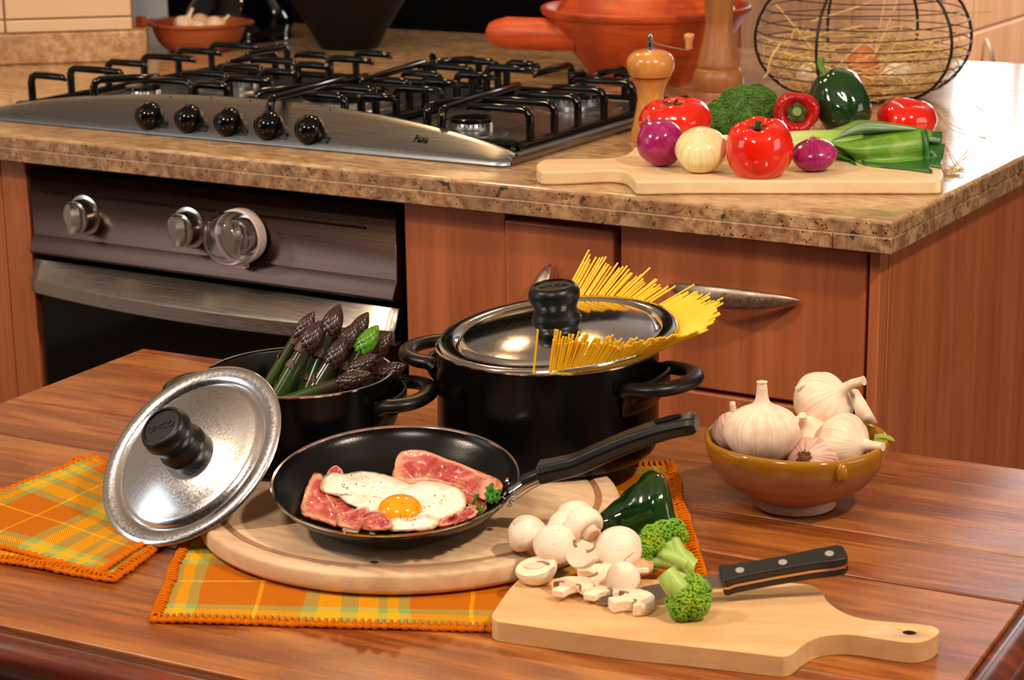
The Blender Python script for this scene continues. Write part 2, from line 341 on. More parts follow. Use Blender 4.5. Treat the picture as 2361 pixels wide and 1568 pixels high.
def tag(o, label=None, cat=None, group=None, kind=None):
    if label: o['label'] = label
    if cat: o['category'] = cat
    if group: o['group'] = group
    if kind: o['kind'] = kind
    return o
def T(name, label, cat, mw=None, loc=None, group=None):
    o = bpy.data.objects.new(name, None); col.objects.link(o); o.empty_display_size = .02
    if mw is not None: o.matrix_world = mw
    if loc is not None: o.location = loc
    return tag(o, label, cat, group)
def frame(P, z, x=None):
    z = V(z).normalized(); x = V(x) if x is not None else (V((1, 0, 0)) if abs(z.x) < .9 else V((0, 1, 0)))
    x = (x - z*x.dot(z)).normalized(); y = z.cross(x)
    return Matrix(((x.x, y.x, z.x, P[0]), (x.y, y.y, z.y, P[1]), (x.z, y.z, z.z, P[2]), (0, 0, 0, 1)))
def lathe(prof, seg=48, fn=None):
    mb = MB(); vs = []; uvs = []; rings = []
    n = len(prof)
    for j, (r, z) in enumerate(prof):
        if r < 1e-6: rings.append([len(vs)]); vs.append((0, 0, z)); uvs.append((.5, j/(n-1)))
        else:
            rg = []
            for i in range(seg):
                a = 2*PI*i/seg; rr, zz = (fn(a, r, z) if fn else (r, z))
                rg.append(len(vs)); vs.append((rr*math.cos(a), rr*math.sin(a), zz)); uvs.append((abs(2*i/seg-1), max(.001, j/(n-1))))
            rings.append(rg)
    fs = []
    for a, b in zip(rings, rings[1:]):
        if len(a) == 1 and len(b) == 1: continue
        for i in range(seg):
            k = (i+1) % seg
            if len(a) == 1: fs.append((a[0], b[k], b[i]))
            elif len(b) == 1: fs.append((a[i], a[k], b[0]))
            else: fs.append((a[i], a[k], b[k], b[i]))
    return mb.add(vs, fs, uvs)
def sm(pts, n=4):   # catmull-rom through points
    pts = [V(p) for p in pts]; out = []
    for i in range(len(pts)-1):
        p0 = pts[max(0, i-1)]; p1 = pts[i]; p2 = pts[i+1]; p3 = pts[min(len(pts)-1, i+2)]
        for k in range(n):
            t = k/n; out.append(.5*((2*p1)+(p2-p0)*t+(2*p0-5*p1+4*p2-p3)*t*t+(3*p1-p0-3*p2+p3)*t**3))
    out.append(pts[-1]); return out
def smc(pts, n=4):  # closed
    pts = [V(p) for p in pts]; m = len(pts); out = []
    for i in range(m):
        p0, p1, p2, p3 = pts[i-1], pts[i], pts[(i+1) % m], pts[(i+2) % m]
        for k in range(n):
            t = k/n; out.append(.5*((2*p1)+(p2-p0)*t+(2*p0-5*p1+4*p2-p3)*t*t+(3*p1-p0-3*p2+p3)*t**3))
    return out
def tube(path, rad, seg=8, cap=True, flat=1.0, upv=None, closed=False, mb=None):
    path = [V(p) for p in path]; n = len(path); mb = mb or MB(); vs = []; uvs = []
    R = rad if isinstance(rad, (list, tuple)) else [rad]*n
    nrm = None
    for i in range(n):
        if closed: t = path[(i+1) % n]-path[i-1]
        else: t = path[min(n-1, i+1)]-path[max(0, i-1)]
        t.normalize()
        if nrm is None or upv is not None:
            u = V(upv) if upv is not None else (V((0, 0, 1)) if abs(t.z) < .9 else V((1, 0, 0)))
            nrm = (u-t*u.dot(t)).normalized()
        else: nrm = (nrm-t*nrm.dot(t)).normalized()
        b = t.cross(nrm)
        for k in range(seg):
            a = 2*PI*k/seg; vs.append(path[i]+(nrm*math.cos(a)*flat+b*math.sin(a))*R[i]); uvs.append((k/seg, i/(n-1)+1e-4))
    fs = []
    m = n if closed else n-1
    for i in range(m):
        j = (i+1) % n
        for k in range(seg): fs.append((i*seg+k, i*seg+(k+1) % seg, j*seg+(k+1) % seg, j*seg+k))
    if cap and not closed: fs.append(tuple(range(seg))[::-1]); fs.append(tuple((n-1)*seg+k for k in range(seg)))
    return mb.add(vs, fs, uvs)
def box(x0, x1, y0, y1, z0, z1, mb=None):
    mb = mb or MB()
    return mb.add([(x0, y0, z0), (x1, y0, z0), (x1, y1, z0), (x0, y1, z0), (x0, y0, z1), (x1, y0, z1), (x1, y1, z1), (x0, y1, z1)],
                  [(0, 3, 2, 1), (4, 5, 6, 7), (0, 1, 5, 4), (1, 2, 6, 5), (2, 3, 7, 6), (3, 0, 4, 7)])
def prism(pts, z0, z1, mb=None):
    mb = mb or MB(); n = len(pts); ar = sum(pts[i-1][0]*pts[i][1]-pts[i][0]*pts[i-1][1] for i in range(n))
    if ar < 0: pts = pts[::-1]
    return mb.add([(p[0], p[1], z0) for p in pts]+[(p[0], p[1], z1) for p in pts],
                  [tuple(range(n))[::-1], tuple(range(n, 2*n))]+[(i, (i+1) % n, n+(i+1) % n, n+i) for i in range(n)])
def grid(fn, nu, nv, mb=None, uvf=None):
    mb = mb or MB(); vs = []; uvs = []
    for j in range(nv+1):
        for i in range(nu+1): vs.append(fn(i/nu, j/nv)); uvs.append(uvf(i/nu, j/nv) if uvf else (i/nu, j/nv+1e-4))
    fs = [(j*(nu+1)+i, j*(nu+1)+i+1, (j+1)*(nu+1)+i+1, (j+1)*(nu+1)+i) for j in range(nv) for i in range(nu)]
    return mb.add(vs, fs, uvs)
def ellipsoid(rx, ry, rz, seg=16, rings=10):
    return lathe([(math.sin(PI*j/rings) if 0 < j < rings else 0, -math.cos(PI*j/rings)) for j in range(rings+1)], seg).xf(Matrix.Diagonal((rx, ry, rz, 1)))
T_ = (1+5**.5)/2
ICV = [V(v).normalized() for v in ((-1, T_, 0), (1, T_, 0), (-1, -T_, 0), (1, -T_, 0), (0, -1, T_), (0, 1, T_), (0, -1, -T_), (0, 1, -T_), (T_, 0, -1), (T_, 0, 1), (-T_, 0, -1), (-T_, 0, 1))]
ICF = [(0, 11, 5), (0, 5, 1), (0, 1, 7), (0, 7, 10), (0, 10, 11), (1, 5, 9), (5, 11, 4), (11, 10, 2), (10, 7, 6), (7, 1, 8), (3, 9, 4), (3, 4, 2), (3, 2, 6), (3, 6, 8), (3, 8, 9), (4, 9, 5), (2, 4, 11), (6, 2, 10), (8, 6, 7), (9, 8, 1)]
def text(name, s, size, mat, parent, mw, ext=.0003, shear=0):
    c = bpy.data.curves.new(name, 'FONT'); c.body = s; c.size = size; c.extrude = ext; c.align_x = 'CENTER'; c.align_y = 'CENTER'; c.shear = shear
    t = bpy.data.objects.new(name, c); me = bpy.data.meshes.new_from_object(t); bpy.data.objects.remove(t)
    me.materials.clear(); me.materials.append(mat); me.name = name
    o = bpy.data.objects.new(name, me); col.objects.link(o)
    if parent: o.parent = parent; o.matrix_parent_inverse = Matrix(); o.matrix_local = mw
    else: o.matrix_world = mw
    return o
def struct(name, mb, mat, **k): return tag(mk(name, mb, mat, **k), kind='structure')
# ------------------------------------------------------------------ room
RX0, RX1, RY0, RY1, RZ = -2.9, 3.0, -4.0, 4.3, 2.6
struct('floor', box(RX0, RX1, RY0, RY1, -.05, 0), M['floor'])
struct('ceiling', box(RX0, RX1, RY0, RY1, RZ, RZ+.05), M['ceil'])
struct('wall_back', box(RX0, RX1, RY1, RY1+.05, 0, RZ), M['wallgrey'])
struct('wall_front', box(RX0, RX1, RY0-.05, RY0, 0, RZ), M['walldark'])
struct('wall_left', box(RX0-.05, RX0, RY0, RY1, 0, RZ), M['wall'])
struct('wall_right', box(RX1, RX1+.05, RY0, RY1, 0, RZ), M['wall'])
# ------------------------------------------------------------------ worktop and cabinets
YB = 1.275; XL = -2.05
t = T('worktop', 'long speckled tan granite worktop carrying the gas hob and the vegetables', 'worktop', loc=(-.9, 0, ZC))
# hole free slab: upper slab and lower edge strip with a fine glued seam between
def rel(mb, o): return mb.xf(Matrix.Translation(-V(o)))
O_ = (-.9, 0, ZC)
mk('slab_top', rel(box(XL, 0, 0, YB, ZC-.0178, ZC), O_), M['granite_top'], t, bevel=.003, seg=3)
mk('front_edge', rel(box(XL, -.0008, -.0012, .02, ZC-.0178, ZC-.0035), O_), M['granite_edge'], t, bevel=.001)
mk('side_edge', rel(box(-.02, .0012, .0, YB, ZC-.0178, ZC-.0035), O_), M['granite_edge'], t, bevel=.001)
for nm, b in (('edge_strip', (XL, -.065, -.0012, .05, ZC-.0355, ZC-.0184)), ('edge_strip', (-.0645, .0012, -.0012, .05, ZC-.0355, ZC-.0184)), ('edge_strip', (-.05, .0012, .0505, YB, ZC-.0355, ZC-.0184))):
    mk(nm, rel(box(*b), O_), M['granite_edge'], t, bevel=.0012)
mk('glue_seam', rel(box(XL, .0006, -.0007, .03, ZC-.0186, ZC-.0176), O_), plain('glue_seam', S(206, 176, 140), .7), t)
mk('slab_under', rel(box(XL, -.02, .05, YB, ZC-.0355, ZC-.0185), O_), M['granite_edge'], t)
# cabinets under the worktop
ZU = ZC-.0355
yF = .03
def P_(x0, x1, y0, y1, z0, z1, o): return rel(box(x0, x1, y0, y1, z0, z1), o)
def handle(name, A, B, out, parent, o, hh=.011):
    # crescent bow handle with pointed tips
    A, B = V(A)-V(o), V(B)-V(o); n = 14; pts = []; rr = []
    for i in range(n+1):
        q = i/n; s = math.sin(PI*q); pts.append(A.lerp(B, q)+V(out)*(.004+.024*s**.8)); rr.append(.0014+hh*s**.6)
    return mk(name, tube(pts, rr, 14, flat=.42, upv=out), M['bronze'], parent, ang=60)
xA, xB = -.628, aty(1165, 560, yF).x
o = (-.48, .3, .4)
t = T('base_cabinet', 'reddish wood base cabinet with narrow door right of the oven', 'cabinet', loc=o)
mk('carcass', P_(-.628, -.336, .06, .62, .1, ZU-.004, o), M['cab'], t)
mk('filler_panel', P_(xA, xB, yF, .06, .1, ZU-.006, o), M['cab'], t, bevel=.0015)
d = mk('door', P_(xB+.0015, -.3405, yF-.004, .058, .1, ZU-.013, o), M['cab'], t, bevel=.003, seg=3)
h = handle('handle', aty(1274, 606, yF-.004), aty(1262, 760, yF-.004), (0, -1, 0), d, o)
o = (-.18, .3, .4)
t = T('drawer_cabinet', 'reddish wood drawer cabinet with horizontal bow handle at the worktop corner', 'cabinet', loc=o)
mk('carcass', P_(-.336, -.034, .06, .62, .1, ZU-.004, o), M['cabdark'], t)
zg = .6985
d = mk('drawer', P_(-.3335, -.0375, yF, .058, zg+.002, ZU-.006, o), M['cab'], t, bevel=.0025, seg=3)
hp = handle('handle', aty(1546, 657, yF), aty(1845, 692, yF), (0, -1, 0), d, o)
mk('drawer', P_(-.3335, -.0375, yF, .058, .42, zg-.003, o), M['cab'], t, bevel=.0025, seg=3)
mk('drawer', P_(-.3335, -.0375, yF, .058, .1, .416, o), M['cab'], t, bevel=.0025, seg=3)
mk('shadow_strip', P_(-.336, -.034, .05, .06, .1, ZU-.004, o), M['cabdark'], t)
o = (-.02, .6, .4)
t = T('end_panel', 'tall reddish wood end panel closing the right side of the worktop', 'panel', loc=o)
mk('corner_post', P_(-.0335, -.0215, yF-.002, .052, 0, ZU-.003, o), M['cab'], t, bevel=.001)
mk('side_board', P_(-.0335, -.0205, .0525, YB-.02, 0, ZU-.002, o), M['cab'], t, bevel=.001)
mk('metal_strip', P_(-.0365, -.0345, yF+.006, .05, .1, ZU-.004, o), M['steel'], t)
o = (-1.6, .3, .4)
t = T('tall_cabinet', 'reddish wood cabinet front left of the oven', 'cabinet', loc=o)
xs = aty(2, 430, yF).x
mk('carcass', P_(XL, -1.245, .06, .62, 0, ZU-.004, o), M['cab'], t)
mk('door_panel', P_(XL, xs, yF, .058, .1, ZU-.004, o), M['cab'], t, bevel=.002)
mk('filler_panel', P_(xs+.0015, -1.2455, yF, .058, 0, ZU-.004, o), M['cab'], t, bevel=.002)
struct('baseboard_front', box(-2.0, -.03, .07, .085, 0, .1), M['cabdark'])
# ------------------------------------------------------------------ oven
OX0, OX1 = -1.2382, -.6412
o = (-.94, .3, .4)
t = T('oven', 'built-in stainless oven with black glass door under the hob', 'oven', loc=o)
mk('housing', P_(-1.2445, -.629, .062, .62, .12, ZU-.005, o), M['matblack'], t)
# control panel with rolled lower lip
prof = [(.0305, .8695), (.030, .8688), (.030, .7815), (.0290, .7800), (.0195, .7585), (.0195, .7560), (.022, .7545), (.06, .7545), (.06, .8695)]
def extr(prof, x0, x1, o, n=1):
    mb = MB(); k = len(prof); vs = []
    for i in range(n+1):
        x = x0+(x1-x0)*i/n; vs += [(x-o[0], y-o[1], z-o[2]) for y, z in prof]
    fs = [(i*k+j, i*k+(j+1) % k, (i+1)*k+(j+1) % k, (i+1)*k+j) for i in range(n) for j in range(k)]
    fs += [tuple(range(k))[::-1], tuple(n*k+j for j in range(k))]
    return mb.add(vs, fs)
panel = mk('control_panel', extr(prof, OX0, OX1, o), M['steeld'], t, bevel=.0012)
# printed rule and icons
def ovp(x): return aty(x, 0, yF)
def pr(px0, py0, px1, py1, name='marking', thick=.0016):
    a, b = aty(px0, py0, yF), aty(px1, py1, yF)
    return mk(name, rel(box(a.x, b.x, yF-.0006, yF+.0005, 0, thick).xf(Matrix.Translation((0, 0, (a.z+b.z)/2-thick/2))), o), M['print'], panel)
zr = aty(300, 462, yF).z
for a, b in ((93, 111), (121, 159), (190, 402), (440, 497), (533, 845)):
    x0, x1 = aty(a, 440+a*.105, yF).x, aty(b, 440+b*.105, yF).x
    mk('marking', P_(x0, x1, yF-.0004, yF+.0005, zr-.0022, zr+.0010, o), M['print'], panel)
for c in (175, 421, 515):
    x = aty(c, 470, yF).x
    mb = MB()
    for u0, u1, v0, v1 in ((-.0068, -.0050, -.012, 0), (.0050, .0068, -.012, 0), (-.0045, .0045, -.0022, -.0010), (-.0045, .0045, -.0118, -.0106), (-.0025, .0025, -.008, -.0068), (-.0025, .0025, -.0055, -.0045)): box(x+u0, x+u1, yF-.0004, yF+.0005, zr+v0, zr+v1, mb)
    if c == 515: box(x-.0006, x+.0006, yF-.0004, yF+.0005, zr-.0095, zr-.003, mb); box(x-.0016, x+.0016, yF-.0004, yF+.0005, zr-.0095, zr-.0075, mb)
    mk('marking', rel(mb, o), M['print'], panel)
def ovknob(cx, name='knob', big=1.0):
    mw = Matrix.Translation(V((cx, yF, .8155))-V(o)) @ Matrix.Rotation(PI/2, 4, 'X')
    mb = lathe([(0, 0), (.027, 0), (.027, .003), (.0225, .004), (.0215, .009), (.0225, .0095), (.0215, .021), (.019, .0225), (0, .0225)], 40)
    k = mk(name, mb.xf(mw), M['knobm'], t, ang=30)
    gb = MB(); n = 10; vs = []
    for i in range(n+1):
        z_ = -.020+.040*i/n; hw = .0045+.0035*math.cos(PI*i/n-PI/2)
        wv = .0175*math.sqrt(max(.05, 1-(z_/.0215)**2))
        vs += [(-hw*1.25, z_, .022), (-hw*.6, z_, .0335), (hw*.6, z_, .0335), (hw*1.25, z_, .022)]
    fs = [(i*4+j, i*4+j+1, i*4+j+5, i*4+j+4) for i in range(n) for j in range(3)]+[(0, 1, 2, 3)[::-1], (n*4, n*4+1, n*4+2, n*4+3)]
    gb.add(vs, fs); mk('grip', gb.xf(mw), M['knobm'], k, ang=50)
    return k
kx = [aty(200, 515, yF).x, aty(440, 541, yF).x, aty(570, 560, yF).x]
for x in kx: ovknob(x)
# door
door = mk('door', P_(OX0, OX1, .034, .06, .15, .742, o), M['black'], t, bevel=.002)
def rail(u, v):   # bowed handle rail
    x = OX0-.001+(OX1-OX0+.002)*u; b = .034*(1-(2*u-1)**2)
    sec = [(.034, .7440), (.030, .7440), (.022-b, .7225), (.019-b, .7190), (.019-b, .7020), (.022-b, .7000), (.033, .7010)]
    q = v*(len(sec)-1); i = min(int(q), len(sec)-2); f = q-i
    return (x-o[0], sec[i][0]*(1-f)+sec[i+1][0]*f-o[1], sec[i][1]*(1-f)+sec[i+1][1]*f-o[2])
mk('door_rail', grid(rail, 40, 6), M['steel'], door, ang=25, solid=.0012)
# clear child-safety cover over the right knob
P0 = V((kx[2], yF, .8155))
t = T('knob_cover', 'clear plastic child-safety dome with pale ring over the right oven knob', 'knob cover', mw=Matrix.Translation(P0) @ Matrix.Rotation(PI/2, 4, 'X'))
mk('ring', lathe([(.0275, .004), (.0345, .004), (.0355, .010), (.0355, .020), (.034, .021), (.0325, .020), (.0325, .008), (.0275, .007), (.0275, .004)], 56), M['whiteplas'], t)
dome = [(.0325, .012), (.0335, .020), (.0335, .036), (.032, .045), (.028, .0525), (.021, .057), (.011, .0592), (0, .0598)]
mk('dome', lathe(dome, 48), M['glass'], t, solid=.0012)
mk('latch', box(-.007, .007, -.041, -.034, .006, .02), M['whiteplas'], t, bevel=.001)
# ------------------------------------------------------------------ gas hob
HX0, HX1, HY0, HY1 = -1.366, -.5145, .083, .598
HC = (HX0+HX1)/2; HW = (HX1-HX0)/2
o = (HC, .34, ZC)
t = T('gas_hob', 'five-burner stainless gas hob with black grates set on the worktop', 'hob', loc=o)
mk('tray', rel(box(HX0+.002, HX1-.002, HY0+.03, HY1-.001, ZC+.0003, ZC+.009), o), M['steelh'], t, bevel=.004, seg=3)
# rounded raised rim along right, back and left
rim0 = [(HX1-.006, HY0+.020, 0), (HX1-.006, HY1-.02, 0), (HX1-.02, HY1-.006, 0), (HX0+.02, HY1-.006, 0), (HX0+.006, HY1-.02, 0), (HX0+.006, HY0+.02, 0)]
rim = [V((HX1-.007, HY0+.012+.02*q, 0)) for q in range(25)]
for k_ in range(7): a = PI/2*k_/6; rim.append(V((HX1-.007-.02+.02*math.cos(a), HY1-.027+.02*math.sin(a), 0)))
rim += [V((HX1-.027-(HX1-HX0-.054)*q/12, HY1-.007, 0)) for q in range(1, 12)]
for k_ in range(7): a = PI/2+PI/2*k_/6; rim.append(V((HX0+.027+.02*math.cos(a), HY1-.027+.02*math.sin(a), 0)))
rim += [V((HX0+.007, HY1-.03-.02*q, 0)) for q in range(24)]
rim = [p+V((-o[0], -o[1], .0068)) for p in rim]
mk('rim', tube(rim, .0072, 12), M['steelh'], t)
def fs_(x): return max(0, 1-((x-HC)/HW)**2)
def fascia(u, v):
    x = HX0+.001+(HX1-HX0-.002)*u; s = fs_(x)
    yt, zt = HY0+.020+.040*s**.9, .0135+.035*s**.8
    c = HY0+.010*(1-min(1, s*14))**2
    sec = [(c+.002, .0005), (c, .002), (c+.0015, .006)]
    for i in range(1, 7):
        q = i/6; sec.append((c+.0015+(yt-c-.0015)*q, .006+(zt-.006)*(q**.86)))
    sec += [(yt+.003, zt+.0006), (yt+.006, zt-.001), (yt+.008, .0085)]
    k = round(v*(len(sec)-1)); return (x-o[0], sec[k][0]-o[1], sec[k][1])
fa = mk('control_fascia', grid(fascia, 72, 11), M['steelh'], t, ang=60)
def fpos(x, q):
    s = fs_(x); yt, zt = HY0+.020+.040*s**.9, .0135+.035*s**.8
    P = V((x, HY0+.0015+(yt-HY0-.0015)*q, .006+(zt-.006)*(q**.86)))
    return P+V((0, 0, ZC)), V((0, -(zt-.006), yt-HY0-.0015)).normalized()
kpx = [(347, 264), (438, 271), (529, 280), (622, 291), (717, 300)]
for i, (px, py) in enumerate(kpx):
    x = aty(px, py, .096).x; P, n = fpos(x, .24); P = P-V(o)
    mw = frame(P, n, (1, 0, 0))
    def kf(a, r, z):
        k = 1-.16*math.exp(-((a-PI/2)/.30)**2)*(z > .004)-.05*math.exp(-((a+PI/2)/.4)**2)
        return r*k, z
    mb = lathe([(0, 0), (.0185, 0), (.0195, .004), (.0195, .009), (.018, .016), (.0145, .0215), (.008, .0245), (0, .0255)], 48, kf)
    kn = mk('burner_knob', mb.xf(mw), M['black'], t, ang=60)
    mk('grip_ridge', ellipsoid(.0040, .0115, .0040, 16, 10).xf(mw @ Matrix.Translation((0, -.001, .0232))), M['black'], kn, ang=60)
    # little printed plan of the five burners
    P2, n2 = fpos(x+.0245, .12); mw2 = frame(P2-V(o)+n2*.0007, n2, (1, 0, 0)); pb = MB(); q = .0072
    for a in (box(-q, q, -.0048, -.0042, 0, .0002), box(-q, q, .0042, .0048, 0, .0002), box(-q, -q+.0006, -.0048, .0048, 0, .0002), box(q-.0006, q, -.0048, .0048, 0, .0002)): pb.merge(a)
    pos = [(-.005, -.0024), (-.005, .0024), (0, 0), (.005, .0024), (.005, -.0024)]
    for j, (a, b) in enumerate(pos):
        if j == i: pb.merge(lathe([(0, .0003), (.0016, .0003), (.0016, 0)], 14), Matrix.Translation((a, b, 0)))
        else: pb.merge(lathe([(.0010, .0003), (.0014, .0003), (.0014, 0)], 14), Matrix.Translation((a, b, 0)))
    mk('burner_symbol', pb.xf(mw2), M['print'], fa, smooth=False)
    P3, n3 = fpos(x+.0015, .95)
    mk('pointer_dot', lathe([(0, .0004), (.0011, .0004), (.0011, 0)], 12).xf(frame(P3-V(o)+n3*.0004, n3, (1, 0, 0))), M['print'], fa)
lx = aty(966, 336, .10).x; P, n = fpos(lx, .45)
mwl = frame(P-V(o)+n*.0004, n, (1, 0, 0))
text('logo', 'Teka', .0115, M['print'], fa, mwl, shear=.1)
lb = MB(); box(-.0085, .0105, .0042, .0049, 0, .0004, lb); lb.merge(lathe([(0, .0004), (.0014, .0004), (.0014, 0)], 12), Matrix.Translation((-.0085, .0078, 0)))
mk('logo_mark', lb.xf(mwl), M['print'], fa, smooth=False)
# burners
def burner(px, py, r, name='burner', ring2=False):
    P = at(px, py, ZC+.018); P = V((P.x-o[0], P.y-o[1], .009)); mt = Matrix.Translation(P)
    b = mk(name, lathe([(0, .001), (r*1.9, 0), (r*1.85, .002), (r*1.3, .0045), (r*1.12, .005), (r*1.08, .014), (r*1.02, .0155), (0, .0155)], 48).xf(mt), M['steelh'], t, ang=40)
    cr = lathe([(r*.98, .0135), (r*1.06, .0145), (r*1.04, .0195), (r*.98, .0205), (r*.4, .0212), (0, .0205)], 48).xf(mt)
    mk('burner_cap', cr, M['enamel'], b, ang=40)
    sl = MB()
    for i in range(28):
        a = 2*PI*i/28; sl.merge(box(-.0009, .0009, r*1.02, r*1.095, .0085, .0142), mt @ Matrix.Rotation(a, 4, 'Z'))
    mk('flame_slots', sl, M['matblack'], b, smooth=False)
    mk('igniter', lathe([(0, 0), (.002, 0), (.002, .012), (0, .0135)], 10).xf(mt @ Matrix.Translation((r*1.3, -r*.2, .003))), M['whiteplas'], b)
    return P
B = [burner(1087, 290, .0255), burner(1330, 232, .034), burner(800, 226, .043, ring2=True), burner(545, 190, .030), burner(330, 215, .024)]
P = B[2]
mk('burner_ring', lathe([(.050, .010), (.060, .0105), (.060, .018), (.057, .0205), (.051, .0205), (.049, .018), (.050, .010)], 48).xf(Matrix.Translation(P)), M['enamel'], t)
mk('burner_skirt', lathe([(.060, .009), (.066, .003), (.0665, 0)], 48).xf(Matrix.Translation(P)), M['steelh'], t)
# grates: three cast frames
ZG0, ZG1 = .0155, .0560
def grate(x0, x1, burners, left, right, mid):
    g0 = []
    r = .012
    for (a, b) in ((x0+r, .150), (x1-r, .150), (x1, .150+r), (x1, .575-r), (x1-r, .575), (x0+r, .575), (x0, .575-r), (x0, .150+r)): g0.append((a-o[0], b-o[1], ZG0))
    g = mk('grate', tube(smc(g0, 3), .0052, 8, closed=True), M['enamel'], t, ang=60)
    def finger(x, y, dx, dy, L, twist=0):
        d = V((dx, dy, 0)).normalized(); p = V((x-o[0], y-o[1], ZG0)); q = p+V((0, 0, ZG1-ZG0))
        pts = [p, p+V((0, 0, .022)), q-V((0, 0, .010)), q+d*.003-V((0, 0, .003)), q+d*.010, q+d*(L*.6), q+d*L-V((0, 0, .001)), q+d*(L+.006)-V((0, 0, .005))]
        mk('finger', tube(pts, [.0055]*6+[.0048, .0022], 8), M['enamel'], g, ang=60)
    for y, L in right: finger(x1, y, -1, 0, L)
    for y, L in left: finger(x0, y, 1, 0, L)
    for a in mid: finger(*a)
    for (a, b) in ((x0+.01, .16), (x1-.01, .16), (x0+.01, .565), (x1-.01, .565)):
        mk('foot', lathe([(0, 0), (.006, 0), (.007, .006), (0, .009)], 12).xf(Matrix.Translation((a-o[0], b-o[1], .0092))), M['enamel'], g)
    return g
xr = HX1-.022
W3 = (HX1-HX0-.044)/3
R1 = [(.175, .085), (.235, .10), (.295, .085), (.365, .075), (.445, .085), (.525, .065)]
GR = [grate(xr-W3+.006, xr, None, [(.19, .05), (.27, .07), (.34, .05), (.42, .06), (.50, .075), (.555, .05)], R1,
      [(xr-W3*.62, .575, 0, -1, .10), (xr-W3*.5, .150, .15, 1, .075), (xr-W3*.3, .575, -.1, -1, .07)])]
GR.append(grate(xr-2*W3+.006, xr-W3-.006, None, [(.18, .055), (.25, .075), (.33, .06), (.41, .06), (.49, .075), (.56, .06)], [(.17, .06), (.24, .07), (.32, .055), (.40, .06), (.48, .085), (.55, .06)],
      [(xr-W3*1.5, .150, .3, 1, .10), (xr-W3*1.5, .575, .7, -1, .09), (xr-W3*1.2, .575, -.8, -1, .07)]))
GR.append(grate(xr-3*W3, xr-2*W3-.006, None, [(.155, .060), (.235, .095), (.315, .07), (.395, .095), (.475, .08), (.555, .09)], [(.19, .07), (.27, .08), (.35, .07), (.43, .08), (.51, .06)],
      [(xr-2.55*W3, .150, .9, 1, .09), (xr-2.5*W3, .575, 0, -1, .10)]))
def longbar(g, a, b, c):
    A_, B_, C_ = at(a[0], a[1], ZC+ZG1), at(b[0], b[1], ZC+ZG1), at(c[0], c[1], ZC+ZG1)
    p = [V((A_.x, A_.y, ZC+ZG0))-V(o), V((A_.x, A_.y, ZC+.035))-V(o), A_-V(o)-V((0, 0, .010)), A_.lerp(B_, .05)-V(o)-V((0, 0, .002)), A_.lerp(B_, .14)-V(o), B_-V(o), C_-V(o), C_.lerp(B_, -.06)-V(o)-V((0, 0, .004))]
    mk('long_finger', tube(p, [.0055]*6+[.0045, .002], 8), M['enamel'], g, ang=60)
longbar(GR[1], (982, 142), (905, 165), (835, 186)); longbar(GR[1], (622, 228), (700, 206), (790, 180)); longbar(GR[0], (1018, 252), (1090, 228), (1195, 196)); longbar(GR[2], (634, 122), (580, 132), (525, 146)); longbar(GR[0], (1345, 168), (1330, 171), (1318, 174))
# ------------------------------------------------------------------ tiled pier with granite upstand at the left
A0, A1 = at(0, 152, ZC), at(341, 141, ZC)
dx_ = (A1-A0).normalized(); nx_ = V((dx_.y, -dx_.x, 0))   # towards viewer
a0 = A0-dx_*.25; L0 = (A1-a0).length
pm = frame(a0, (0, 0, 1), dx_)      # local x along wall, y = away
zs = (pd(345, 68, dep(A1)).z-ZC)
tag(mk('granite_upstand', box(0, L0, 0, .16, .0003, zs), M['granite_plinth'], mw=pm, bevel=.004), 'low speckled granite upstand block under the cream tiles', 'upstand')
Lt = (atp(303, 40, A0-nx_*.012, nx_)-(a0-nx_*.012)).dot(dx_)
wl = struct('wall_pier', box(0, Lt-.001, .016, .15, zs+.0003, 1.6), M['grout'], mw=pm)
xj = (atp(9, 30, A0, nx_)-a0).dot(dx_); h1 = zs+.0245
for (x0, x1) in ((xj-.005-.215, xj-.002), (xj+.001, Lt)):
    z = zs+.0015
    for k in range(7):
        z2 = h1 if k == 0 else z+.198
        mk('tile', box(x0, x1, .009, .0155, z, z2-.0025), M['cream'], wl, bevel=.002)
        z = z2
# small terracotta tile behind the pier
Pb = at(322, 64, ZC)
tag(mk('clay_block', box(-.012, .006, 0, .010, 0, .018), M['terra2'], loc=tuple(a0+dx_*(Lt+.014)+V((0, 0, zs+.0005))-nx_*.05), bevel=.002), 'small reddish clay tile standing at the end of the upstand', 'tile')
# ------------------------------------------------------------------ far background
tag(mk('black_cupboard', box(-2.45, -1.385, 1.75, 2.3, 0, 2.1), M['matblack'], bevel=.004), 'tall matte black cupboard beyond the worktop', 'cupboard')
# cabinet run behind on the right: its doors face right
xq = -.80
o = (xq-.3, 2.4, 0)
t = T('cabinet_run', 'row of light reddish wood cabinets far behind the egg basket', 'cabinet', loc=o)
mk('carcass', P_(xq-.28, xq-.024, 1.365, 3.7, 0, 1.10, o), M['cabdark'], t)
mk('end_board', P_(xq-.28, xq-.001, 1.345, 1.3645, 0, 1.12, o), M['cab'], t, bevel=.001)
mk('counter', P_(xq-.28, xq-.001, 1.36, 3.7, 1.1005, 1.12, o), M['cab2'], t, bevel=.003)
zg2 = atx(2240, 76, xq).z
ys = [1.36, 1.62, 1.88, 2.14, 2.62, 3.16, 3.70]
for ya, yb in zip(ys, ys[1:]):
    d = mk('drawer', P_(xq-.022, xq, ya+.001, yb-.002, .1, zg2-.004, o), M['cab2'], t, bevel=.002)
    d2 = mk('door', P_(xq-.022, xq, ya+.001, yb-.002, zg2+.004, 1.095, o), M['cab2'], t, bevel=.002)
    if ya > 2.1: handle('handle', (xq, ya+.08, zg2-.02), (xq, ya+.05, zg2-.17), (1, 0, 0), d, o)
mk('light_strip', P_(xq-.02, xq-.004, 1.36, 3.7, zg2-.004, zg2+.004, o), M['clayfoot'], t)
